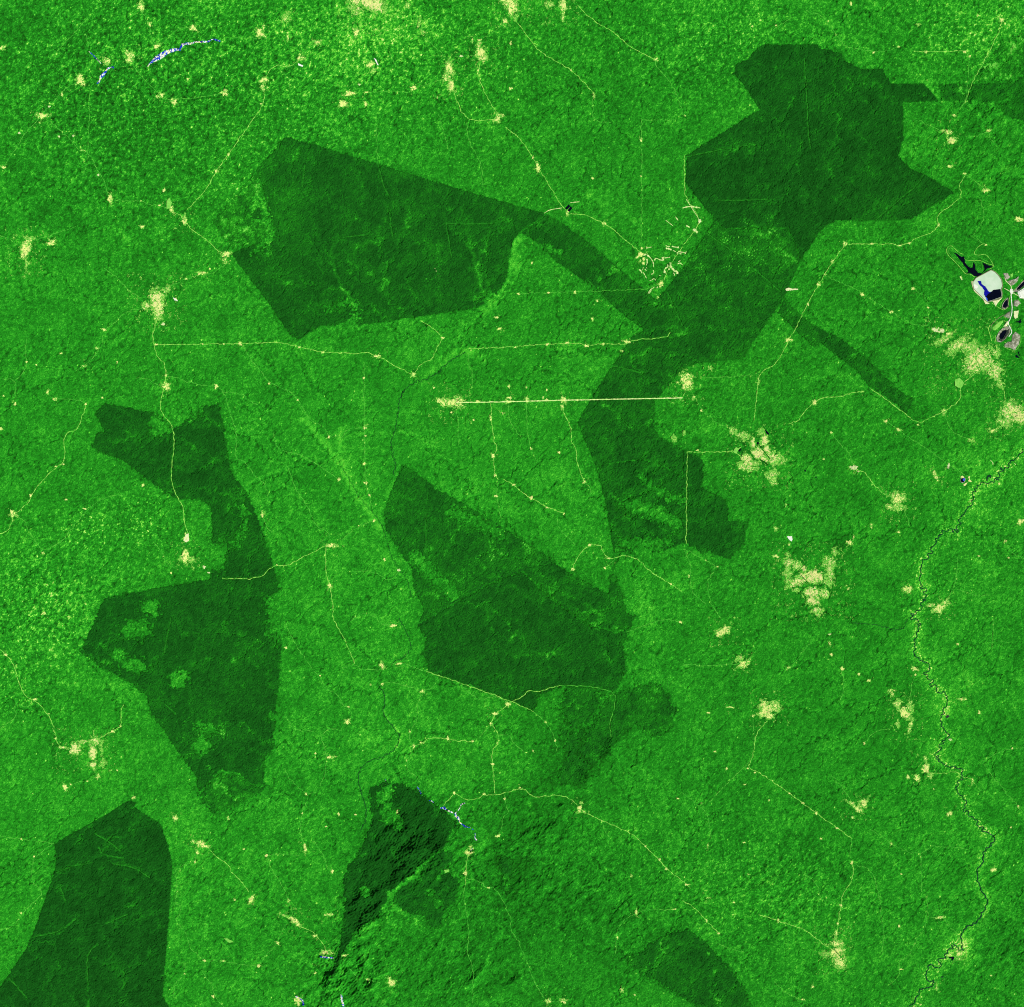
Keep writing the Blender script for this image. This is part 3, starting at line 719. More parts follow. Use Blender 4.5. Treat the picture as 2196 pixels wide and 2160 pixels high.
strip(FTONE, [('V:60,0 55,130 90,280 170,455', 2.2, 0.09), ('V:350,0 352,130 260,285 180,375', 3, 0.09), ('V:175,375 183,470 215,570 290,680 315,790', 3.2, 0.20), ('V:0,400 90,440 170,460', 2, 0.10), ('V:190,420 280,385 420,330 580,285', 1.8, 0.10), ('V:185,460 260,455 330,470', 1.6, 0.09),
              ('V:220,525 330,512', 1.6, 0.09), ('V:930,330 960,430 990,490 1000,590 1055,665', 4.2, 0.20), ('V:770,350 810,390 870,410 960,440', 2, 0.09), ('V:140,0 150,110 250,240', 2, 0.07), ('V:290,370 400,350', 6, 0.06), ('V:90,430 130,520', 1.5, 0.10), ('V:340,440 360,520', 1.3, 0.08), ('V:450,480 540,510', 1.3, 0.08), ('V:440,540 600,610', 1.3, 0.05),
              ('V:570,370 720,350 800,360', 1.5, 0.08), ('02:540,910 640,985 700,1060', 1.6, 0.14), ('02:560,1030 650,1070 780,1110 850,1170', 1.4, 0.12), ('02:500,1900 490,1620 530,1560 560,1545', 1.8, 0.14), ('02:180,1510 350,1470 430,1405', 1.5, 0.15), ('02:330,1130 420,1105 620,1080', 1.6, 0.13), ('02:340,1220 370,1310', 1.4, 0.12), ('02:600,1430 720,1380', 1.5, 0.13), ('02:420,1230 455,1330', 1.4, 0.10),
              ('02:230,1600 260,1720 320,1850', 1.4, 0.09), ('02:780,1230 810,1400', 1.3, 0.08), ('02:30,1730 110,1790 150,1880', 1.6, 0.12), ('02:240,1350 420,1400', 1.3, 0.09), ('02:620,940 680,938', 2.0, 0.14), ('02:740,1100 780,1140', 1.8, 0.13), ('02:360,1660 400,1740', 1.6, 0.09), ('02:650,1550 760,1600 860,1700', 1.4, 0.08), ('02:500,1180 560,1260 640,1290', 1.3, 0.08),
              ('11:1170,1815 1240,1760 1330,1730', 2.0, 0.08), ('11:965,1735 975,1690 1010,1675', 3.2, 0.16), ('11:880,1760 930,1800 1000,1825 1090,1815', 2.6, 0.11), ('11:1100,1790 1170,1810 1200,1800', 3, 0.13), ('11:1130,1760 1175,1830 1180,1890', 2, 0.10), ('11:820,1540 845,1640 880,1750', 2.2, 0.10), ('11:1320,1800 1390,1904', 1.5, 0.08), ('11:950,1420 1060,1480', 5, 0.09), ('11:1380,1510 1475,1580', 3.0, 0.14),
              ('11:560,1600 620,1560 760,1470 900,1380', 2.5, 0.08), ('11:480,1230 482,1000', 1.2, 0.10), ('11:880,1050 890,1250', 1.4, -0.06), ('20:100,900 240,915', 1.5, -0.05), ('20:560,985 800,955 900,940', 1.8, 0.07), ('20:620,680 680,720 760,770', 1.8, 0.07), ('20:830,520 950,560 1000,530', 1.6, 0.10), ('20:300,1180 420,1290', 2, 0.11), ('20:1060,1120 1200,1190', 5, 0.06), ('20:760,1060 900,1150 1000,1250', 1.6, 0.06),
              ('20:380,1280 500,1380 650,1480', 3, 0.10), ('20:450,1510 470,1590', 2.5, 0.09), ('20:300,1850 420,1880', 4, 0.05), ('01:1260,740 1330,1100', 3, 0.06), ('01:830,1080 840,1090', 1, 0.05), ('01:1030,690 1250,720', 1.2, 0.06), ('01:520,1680 660,1700', 1.2, 0.08), ('02:840,200 950,110 1060,50', 1.2, 0.10), ('02:1090,70 1230,110', 1.6, 0.08), ('11:1610,900 1700,960 1850,1040', 5, 0.10), ('11:1750,860 1936,950', 4, 0.09), ('11:1690,1000 1800,1100 1900,1130', 3, -0.06), ('11:1560,690 1700,720', 3, -0.05),
              ('12:1120,0 1300,30 1500,10', 5, 0.04), ('N:560,560 520,640', 4, 0.05), ('N:620,1160 700,1100 800,960 1000,800', 4, 0.05), ('N:880,1000 980,900', 3, 0.05), ('N:560,1000 700,900', 4, -0.05), ('N:1080,620 1180,720 1250,850', 4, -0.06), ('N:820,560 980,640', 4, -0.05)])
CANOPY = 0.75 + n_can * 0.26 + n_can2 * 0.15
RELIEF -= 0.9 * np.exp(-(n_fv1 / 0.10) ** 2) * EDGE * 0.5

F_MASKS = []
FOREST_ANY = np.zeros((N, N))
for spec, rag, tone, holes, label, thin in FOREST_DATA:
    p = pts(spec)
    sl = window(p, 25)
    f = sdf_on(p, sl)
    f = f + rag * n_edge[sl]
    for k, x, y, rx, ry in holes:
        if rx > 0:
            cx, cy = P(k, x, y)
            rx, ry = rx * S(k), ry * S(k)
            d = (np.hypot((GX[sl] - cx) / rx, (GY[sl] - cy) / ry) - 1) * min(rx, ry)
            f = np.minimum(f, d + 3.4 * n_edge[sl] + 0.25 * min(rx, ry) * n_mid[sl])
            TONE[sl] += 0.04 * np.exp(-(np.hypot((GX[sl] - cx) / rx, (GY[sl] - cy) / ry) / 1.1) ** 4)
    for tp, w in thin:
        q = resample(pts(tp), 4, 1)
        d = seg_dist(q, GX[sl], GY[sl])
        f = np.where(d < 3 * w, np.minimum(f, f * 0 + (d - w) + 7 * n_edge[sl] + 5), f)
    m = f > 0
    F_MASKS.append((sl, m, tone, label))
    soft = np.clip(f / 2 + 0.5, 0, 1)
    FOREST_ANY[sl] = np.maximum(FOREST_ANY[sl], soft * np.clip(1 - tone * 2.5, 0.3, 1))
TONE = TONE - 0.21 * FOREST_ANY

# ---------------------------------------------------------------- open pits are sunk into the relief
PITS = [  # outline, inner scale of the dark floor, label
    ('M:1150,880 1160,940 1155,1000 1110,1035 1070,1015 1080,970 1110,920', 0.78, 'small drop shaped mine pit with a black floor below the tailings pond'),
    ('M:1000,1420 1030,1350 1080,1300 1140,1275 1182,1300 1165,1370 1110,1440 1060,1478 1010,1470', 0.62, 'long oval mine pit with pale benches and a black coiled floor'),
    ('M:1235,785 1300,715 1371,640 1420,620 1420,680 1371,715 1310,770 1255,800', 0.7, 'narrow slit mine pit cut by the right edge of the picture'),
]
PIT_PTS = [pts(s) for s, k, l in PITS]
for p in PIT_PTS:
    sl = window(p, 4)
    f = sdf_on(p, sl)
    RELIEF[sl] = np.where(f > -1.2, np.minimum(RELIEF[sl], -0.3 - 4.0 * np.clip((f + 1.2) / 2, 0, 1)), RELIEF[sl])


def hz(x, y, dz=0.0):
    return samp(RELIEF, x, y) + dz


# ---------------------------------------------------------------- green gullies through the cities
GULLIES = [(pts(g), w * 0.95) for g, w in (('B:500,760 600,680 660,630 720,560 840,530', 0.9), ('B:690,740 760,820 830,890', 0.9), ('B:720,990 800,950 880,920 1000,930 1060,920', 1.3), ('B:1060,930 1100,860 1110,780', 1.0),
                                    ('B:1030,960 1110,900 1190,940', 0.9), ('B:980,1330 1070,1330', 0.6), ('A:730,620 800,720 900,840', 1.3), ('A:740,860 820,910 850,940', 2.0), ('A:530,700 600,800 640,850', 1.8),
                                    ('A:570,970 690,980', 0.8), ('22:840,1560 880,1600 910,1635', 1.0), ('11:590,345 650,360 700,385', 0.5), ('00:850,1690 850,1740 860,1780', 0.7), ('A:850,590 900,560 1080,690', 1.4))]
for gp, w in GULLIES:
    sl = window(gp, 8)
    d = seg_dist(gp, GX[sl], GY[sl])
    TONE[sl] -= 0.13 * np.exp(-(d / (w + 0.6)) ** 2)

# ---------------------------------------------------------------- roads
ROADS_MAIN = ['11:650,380 945,375 1260,366 1936,353 21:0,352', ]
ROADS = ['21:0,352 8,320 20,285', '00:865,1904 875,1870 890,1790', '01:865,0 875,60 890,115 940,165 940,280 925,310 905,400 930,460 975,500 990,600 975,720 970,820 990,890 1040,970 1045,1060 1065,1120',
    '01:890,50 1150,48 1360,45 1580,36 1700,65 1832,95 1936,97 11:70,105 130,95 200,110 300,170 408,222', '01:487,387 470,450 435,540 385,545 360,590 370,670 360,725 315,745 180,890 175,935 100,1000 75,1010 65,1080 20,1125 0,1120 -60,1140',
    '01:1850,1190 1660,1285 1640,1303 1545,1303 1470,1382 1260,1375', '01:1848,1200 1845,1350 1872,1420 1890,1530 1885,1600 1930,1680 11:35,1760 75,1860', '00:1060,1190 1160,1090 1230,965 1295,875 1405,720 1490,600 1500,540 1490,470 1520,410 1565,365 1640,385 1705,335',
    '00:972,1190 1047,1240 1080,1300 1190,1370 1225,1420 1280,1440', '10:785,360 775,420 800,500 850,590 888,650', '10:930,720 1000,775 1050,835 1088,895 1115,950 1160,1020 1230,1140 1275,1195', '10:640,530 660,580 690,650 740,685 870,680',
    '10:1300,1212 1380,1215 1490,1268 1540,1300 1695,1430', '10:1340,30 1430,120 1560,190 1600,240 1700,300 1785,340', '10:970,90 1050,200 1130,300 1250,365 1303,398 1370,460 1430,530',
    '11:720,72 920,67 1165,47 1350,42 1380,55 1485,47 1620,48 1650,22 1850,12 1865,-20', '11:1312,1325 1330,1270 1370,1220 1408,1188 1470,1185 1490,1235 1515,1262 1550,1262 1600,1242 1700,1275 1740,1330 1870,1410 1936,1455', '11:920,815 978,845 1045,905 1078,920 1168,975 1262,1008',
    '11:1262,380 1260,445 1300,500 1305,600 1335,650 1335,730 1378,830', '11:848,380 852,500 865,590 885,640 865,683 865,740 873,792 890,815', '11:575,12 540,70 520,130 450,160 408,222', '10:450,1820 520,1860 560,1900',
    '20:920,1385 1072,1384 1190,1383 1230,1393 1285,1380 1310,1355 1420,1320 1450,1278 1440,1220 1510,1175 1590,1105 1562,1060 1605,990', '20:920,1390 850,1485 770,1612 700,1740 620,1904 21:600,25 560,110 525,165 440,205 425,280 405,480',
    '20:1310,290 1378,295 1600,290 1628,290', '20:1810,150 1720,330 1640,470 1600,590', '21:25,660 20,1180', '21:25,660 200,660 290,657 335,690', '21:1065,300 1220,410 1340,505 1400,465 1482,430 1575,370 1575,300', '21:1600,260 1680,200',
    '21:605,500 660,480 690,430 748,378 800,345 890,350 950,325 1017,318', '21:1000,765 1035,775 1070,830 1110,870 1145,905 1200,910', '21:1780,240 1820,290 1830,370 1850,410', '22:480,280 415,350 410,420 395,490 370,550 450,580 605,692 757,803 880,890 960,948',
    '22:960,1085 975,1160 905,1270 897,1325 880,1430 868,1550', '12:1370,795 1480,848 1580,890 1670,935 1720,990 1800,1065 1845,1120 1936,1190 22:45,1230', '12:945,185 1030,140 1060,105 1110,120 1180,95 1240,80', '12:945,185 920,210 870,240 850,300 890,350 890,410 850,450 860,540 870,690',
    '12:640,690 710,730 770,725 810,695 870,705 960,680 1030,660 1090,715 1150,710 1215,700 1300,720 1340,760', '12:580,760 640,690', '12:410,425 475,400 495,378 605,378 650,395 742,397', '12:718,1040 705,1120 705,1210', '02:1190,1015 1240,1060 1300,1100 1320,1150 1370,1190 1410,1250',
    '01:0,1780 30,1810 70,1850 90,1904 02:95,40 145,150 200,160 270,240 300,300 320,380 330,425 390,435', '02:540,390 640,340 695,305 680,240 700,190', '22:430,1380 540,1415 620,1440 700,1470 800,1550 850,1580', '22:1380,575 1480,580 1550,565 1590,600 1640,610', '22:0,1300 80,1350 135,1415 205,1485',
    '02:1710,1450 1760,1470 1800,1505 1830,1540 1850,1590', '12:480,0 660,60 950,165 1090,228', '20:10,880 12,1040 15,1120 100,1240 70,1310 0,1390', '10:1936,1400 1870,1490 1830,1590']
TRACKS = ['00:800,70 850,137 850,200 888,262 935,240 1000,160 1095,158', '00:1310,215 1475,218', '00:455,455 355,510 300,580 235,658 150,740 110,810 20,950', '00:738,340 770,390 830,465 910,542 985,578', '00:985,560 1130,555 1272,525',
    '00:235,658 300,700 345,745 400,790 440,845 490,860 520,890 545,960 590,1020 610,1100', '00:640,1135 740,1140 800,1140 850,1165 920,1170 972,1190', '00:1705,335 1730,280 1800,230', '00:1570,360 1580,395 1620,420 1645,470 1645,520', '00:145,1400 210,1355 275,1340 310,1325 430,1285',
    '00:-20,1325 60,1360 100,1390', '00:890,1640 985,1615 1060,1580 1140,1550 1200,1560 1280,1500', '00:590,1870 660,1825 690,1780 760,1755 840,1745', '00:590,1520 690,1600 740,1660 800,1690', '01:1380,55 1410,120 1470,190 1527,270 1610,300 1660,330 1688,365 1730,430 1770,490 1830,505 1865,575 1936,570',
    '01:940,225 1020,245 1130,280 1227,287 1270,320 1300,420 1325,500 1345,600 1330,695 1400,725 1440,790 1520,860 1520,960', '01:1260,320 1370,325 1420,380 1460,390', '01:580,0 580,50 545,100 490,165 430,200', '01:310,360 440,362 487,387', '01:270,320 280,345 310,360',
    '01:75,1020 140,1040 150,1090 200,1160 245,1235 370,1150 410,1090 480,1000 590,915 700,905', '01:1490,1030 1520,1100 1550,1115', '01:870,1170 920,1230 940,1280 975,1315 1020,1300', '01:0,240 90,250 90,360', '01:155,0 140,100 155,180 90,250', '01:760,240 840,240 870,275 940,285',
    '11:0,1890 75,1860 110,1895 230,1895', '11:290,1860 360,1860 430,1890 490,1904', '01:1615,1620 1660,1730 1770,1890', '01:1550,550 1570,640 1650,665 1720,680 1830,750 1923,815', '01:1630,740 1680,880 1740,960 1790,1080 1860,1110 1870,1150', '02:200,165 150,210 95,178 75,200 97,255 40,295 0,325 -40,330',
    '02:530,560 555,597 490,620 410,640 385,660', '02:-30,925 10,935 120,950 300,975', '02:305,975 200,1045 180,1110 180,1200 235,1240 235,1275 120,1370 80,1450 -20,1470', '02:1115,1040 1100,1080 1030,1100 985,1130 1010,1210 990,1310 1030,1340 1020,1380 990,1410 1060,1490 1075,1575 1160,1640 1265,1645 1370,1665 1467,1672 1500,1620 1570,1545 1600,1470 1620,1440',
    '02:1160,1640 1150,1720 1210,1780 1210,1843 1270,1904', '02:1050,1650 1050,1715 990,1770 985,1850', '02:1510,1045 1590,1035 1700,1045', '02:1520,1055 1530,1110 1600,1210 1637,1300 1670,1400', '02:1785,965 1840,1050 1850,1110 1885,1135', '02:1745,720 1705,830 1705,940 1732,990', '02:1735,695 1640,610 1615,550',
    '02:1735,690 1790,685', '02:1780,0 1815,20 1840,100 1915,125 1936,190 12:40,205 65,245 40,280', '02:1620,250 1660,330 1780,340', '02:1815,350 1830,390 1850,480 1845,580 1815,650', '02:1830,360 1860,325 1936,335', '12:215,80 265,55 350,75 455,115 520,95 545,45 570,35', '12:660,60 700,100 730,130 800,165 850,140 930,160 945,185',
    '12:1240,80 1350,80 1450,90 1560,125 1550,200 1520,300 1530,370', '12:1090,230 1160,287 1190,340 1213,393 1225,460', '12:455,130 430,180 435,270 395,335 380,370 410,425 370,520 375,570 420,585 450,635', '12:742,397 770,390 830,320', '12:925,700 935,770 955,800 910,830 915,875 890,930',
    '12:1480,848 1490,900 1520,940', '12:705,1210 690,1260 700,1340 715,1380 725,1500 710,1590 750,1680 745,1880', '12:705,1170 800,1195 810,1225 870,1225 920,1300 965,1410 955,1465 990,1500 1050,1640 1085,1740 1150,1855', '12:1185,1875 1250,1868', '12:50,1690 80,1730 148,1750 220,1765',
    '12:1890,1350 1820,1350 1710,1355 1670,1375 1600,1410 1560,1470 1555,1600', '12:890,360 960,360 975,410 1020,440 1050,480', '11:130,150 130,520 132,835 160,900 175,980', '11:0,580 30,530 110,522', '11:645,400 665,480 665,620', '11:890,815 880,910 890,960 905,1035', '11:1050,365 1052,500 1060,580 1077,641 1110,720',
    '11:1378,830 1415,860 1410,940', '11:945,380 945,480 1030,590', '11:1495,1318 1550,1270', '11:1225,1040 1230,1090 1330,1190', '11:720,100 720,170 740,190 742,290', '11:0,1160 100,1075 190,1050', '11:60,1335 180,1335 270,1395 320,1345', '11:50,1620 110,1578 180,1580 220,1635 295,1645', '11:1620,1680 1700,1650 1840,1605 1922,1625',
    '20:1605,990 1660,1030 1720,1080', '20:810,1565 1000,1650 1020,1670 1185,1770 1300,1840 1400,1850', '20:1308,1637 1390,1690 1392,1800', '20:1625,330 1615,470 1610,560 1560,640', '20:1250,690 1335,680 1400,715 1490,750', '20:480,190 620,100', '20:360,60 395,150', '20:700,60 790,90 850,160 870,200 930,270 1050,290 1160,290 1220,265',
    '20:1600,770 1650,780 1740,740 1740,780 1780,830', '20:1680,1120 1705,1200 1710,1250 1650,1330', '20:1650,1330 1700,1380', '21:1482,430 1510,520 1550,560 1640,595', '21:1150,485 1225,533 1300,590 1400,650 1520,740 1600,790', '21:842,550 880,600 940,660 960,710 975,750', '21:1245,970 1290,1085', '21:0,1210 70,1240 130,1275 190,1310 135,1410 160,1520 220,1610',
    '21:10,1220 50,1300 40,1450 130,1520', '21:0,1870 30,1862 120,1875 230,1865 320,1860', '21:45,310 110,425 200,500 260,520', '21:1510,1480 1550,1400 1560,1260', '21:1560,1440 1680,1480 1740,1470', '21:620,1870 740,1720', '21:1765,1600 1755,1770', '21:1780,1730 1850,1740', '21:130,240 400,225', '21:1490,1200 1530,1100', '21:1830,1165 1880,1250 1936,1265',
    '22:960,948 950,1060', '22:1060,895 1150,945 1190,990 1285,1028 1370,1028 1410,990 1450,997 1540,995 1620,1012', '22:1355,1040 1355,1250', '22:785,1290 900,1325', '22:680,1140 760,1200 785,1290', '22:0,690 60,740 130,790 150,850 160,950', '22:1640,610 1695,680', '22:1700,520 1770,610 1905,768 1960,840', '22:1700,510 1800,450 1936,430', '22:970,1090 1080,1130 1120,1300 1130,1420 1145,1490 1130,1600',
    '22:1390,1260 1390,1430 1320,1530 1280,1620 1230,1640 1225,1740 1160,1785', '22:1400,1395 1490,1400 1510,1450 1560,1480 1565,1530', '22:520,1760 600,1840 685,1862', '22:840,590 900,650 950,720', '22:1295,170 1295,80 1320,20', '22:1200,325 1100,335 1030,400', '22:205,1545 280,1580 345,1590', '22:400,270 405,420', '22:390,500 150,740',
    '22:1320,180 1380,150', '22:900,0 920,100 890,170', '10:1785,340 1780,370 1830,420 1900,520 1936,650', '10:1425,560 1425,690 1530,695', '10:710,690 720,800 780,900 800,960 800,1060', '10:1700,680 1705,1000 1700,1430', '10:1700,680 1900,680', '10:1000,1665 1325,1655 1740,1642 1790,1620', '10:550,650 610,850', '10:930,120 860,190 790,220',
    '10:420,75 450,140 480,225 560,290 590,345', '10:440,490 560,455', '10:150,525 260,515 380,525', '10:200,720 205,900', '10:640,318 760,318', '10:0,400 30,350', '10:270,290 310,375', '00:490,200 500,270', '00:510,520 500,800 500,900 470,1000', '00:280,340 500,100']
TRACKS_FOREST = ['20:690,330 700,500 715,780 725,840', '20:1090,1250 1210,1150 1330,1050 1370,985', '20:130,1320 320,1450 560,1660', '10:595,1270 860,1270', '10:595,1270 625,1460', '00:1730,940 1715,1060', '10:270,1190 290,1340', '10:200,900 240,1060 270,1110', '11:1585,360 1590,480 1640,530', '11:480,1230 480,1000', '11:1850,1930 1850,2000',
    '01:970,1600 930,1800', '01:1600,1720 1500,1700', '20:200,1140 480,1130', '20:22,890 300,830 370,825', '02:940,190 1000,245', '02:320,1140 420,1100 500,1090', '02:540,920 640,980 680,1020', '02:620,940 680,940', '02:640,1090 760,1110 850,1170', '02:180,1510 350,1470 430,1405', '02:600,1430 720,1380', '02:500,1780 490,1620 530,1560 560,1550', '02:340,1220 370,1300',
    '02:560,1000 580,1040 700,1060', '02:50,1740 150,1850', '10:0,1350 150,1330', '10:1400,1590 1560,1760', '10:1850,1660 1936,1850', '11:1500,160 1700,210', '12:960,1190 990,1120']


def smooth_wob(spec, amp, d=2.0):
    p = resample(pts(spec), d, 1)
    if amp:
        n = len(p)
        f = np.clip(np.minimum(np.arange(n), np.arange(n)[::-1]) / 4, 0, 1)
        p = p + np.c_[samp(n_bank, p[:, 0], p[:, 1]) * 0.6 + samp(WOB1, p[:, 0], p[:, 1]), samp(n_can, p[:, 0], p[:, 1]) * 0.6 + samp(WOB2, p[:, 0], p[:, 1])] * (amp * f)[:, None]
    return p


def ribbon(name, p, w, dz, mat, jit=0.0, crown=0.0):
    d = np.gradient(p, axis=0)
    d /= np.hypot(d[:, 0], d[:, 1])[:, None] + 1e-9
    nrm = np.c_[-d[:, 1], d[:, 0]]
    ww = w * (1 + jit * samp(n_bank, p[:, 0], p[:, 1]))
    ww = np.clip(ww, 0.35 * w, 2.2 * w)[:, None] / 2
    a, c = p + nrm * ww, p - nrm * ww
    z = np.maximum(np.maximum(hz(a[:, 0], a[:, 1]), hz(c[:, 0], c[:, 1])), hz(p[:, 0], p[:, 1])) + dz
    n = len(p)
    v = np.vstack([np.c_[a, z], np.c_[p, z + crown], np.c_[c, z]])
    i = np.arange(n - 1)
    q = np.vstack([np.c_[n + i, n + i + 1, i + 1, i], np.c_[2 * n + i, 2 * n + i + 1, n + i + 1, n + i]])
    return link(name, mesh_np(name, v, q), mat)


for specs, w, mat, amp, dz in ((TRACKS_FOREST, 0.75, M_FTRACK, 0.35, 0.22), (TRACKS, 1.05, M_TRACK, 0.8, 0.28), (ROADS, 1.08, M_ROAD, 0.6, 0.34), (ROADS_MAIN, 2.0, M_HIGHWAY, 0.15, 0.40)):
    for s in specs:
        p = smooth_wob(s, amp)
        tag(ribbon("road", p, w, dz, mat, 0.25 if w > 1.2 else 0.5, 0.05), kind="structure")
        # verge: cleared land beside the road, and the reserve trees cut back along it
        sl = window(p, 8)
        d = seg_dist(p[::2], GX[sl], GY[sl])
        if mat is not M_FTRACK:
            near[sl] = np.maximum(near[sl], np.exp(-(d / 5.0) ** 2))
            TONE[sl] += 0.08 * np.exp(-(d / 3.2) ** 2) * np.clip(n_bank[sl] - 0.2, 0, 1.5)
        else:
            TONE[sl] += 0.05 * np.exp(-(d / 2.0) ** 2)
        cut = d < (1.0 if mat is M_FTRACK else 1.5)
        for i, (fs, m, t, l) in enumerate(F_MASKS):
            j0, j1 = max(sl[0].start, fs[0].start), min(sl[0].stop, fs[0].stop)
            i0, i1 = max(sl[1].start, fs[1].start), min(sl[1].stop, fs[1].stop)
            if j0 < j1 and i0 < i1:
                m[j0 - fs[0].start:j1 - fs[0].start, i0 - fs[1].start:i1 - fs[1].start] &= ~cut[j0 - sl[0].start:j1 - sl[0].start, i0 - sl[1].start:i1 - sl[1].start]

for p, (sp, w, a, la, lb) in zip(RIVER_PTS, RIVERS):
    o = tag(ribbon("river", p, w, 0.30, M_RIVER if w > 1.5 else M_STREAM, 0.35), lb, "river", kind="structure")

# single clearings of farm hamlets, most of them along the roads
spk = np.random.default_rng(21).random((N, N)) < (0.0011 + 0.012 * near * np.clip(n_bank + 0.3, 0, 1.5)) * (0.6 + np.clip(FLECK, 0, 1.2)) * (FOREST_ANY < 0.3)
TONE += 0.42 * np.maximum(spk, 0.6 * (np.roll(spk, 1, 0) & (n_fine > 0))) * EDGE

# ---------------------------------------------------------------- ground sheet and the forests on it
v = np.c_[GX.ravel(), GY.ravel(), RELIEF.ravel()]
j, i = np.mgrid[0:N - 1, 0:N - 1]
k = (j * N + i).ravel()
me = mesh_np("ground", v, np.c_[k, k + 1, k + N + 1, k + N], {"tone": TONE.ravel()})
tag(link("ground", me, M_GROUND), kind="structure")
R = 60000.0
fr = [-R, -EXT, EXT, R]
vv = [(x, y, 0.0) for y in fr for x in fr]
qq = [(a + 4 * b, a + 1 + 4 * b, a + 5 + 4 * b, a + 4 + 4 * b) for b in range(3) for a in range(3) if (a, b) != (1, 1)]
tag(link("terrain", mesh_np("terrain", vv, qq), M_GROUND), kind="structure")

# a forest cell belongs to one reserve only
taken = np.zeros((N, N), bool)
for (sl, m, tone, label) in F_MASKS:
    m &= ~taken[sl]
    taken[sl] |= m
    ys, xs = ax[sl[0]], ax[sl[1]]
    cm = m[:-1, :-1] & m[1:, 1:] & m[1:, :-1] & m[:-1, 1:]
    top = RELIEF[sl] + CANOPY[sl]
    me = cells_mesh("forest", cm, xs, ys, top, RELIEF[sl] - 0.3, {"tone": FTONE[sl] + tone + n_ft[sl] * 0.10 * np.clip(tone, 0, 0.2) + n_mid[sl] * 0.25 * np.clip(tone, 0, 0.2)})
    tag(link("forest", me, M_FOREST), label, "forest", "forest reserves among the farmland", "stuff")

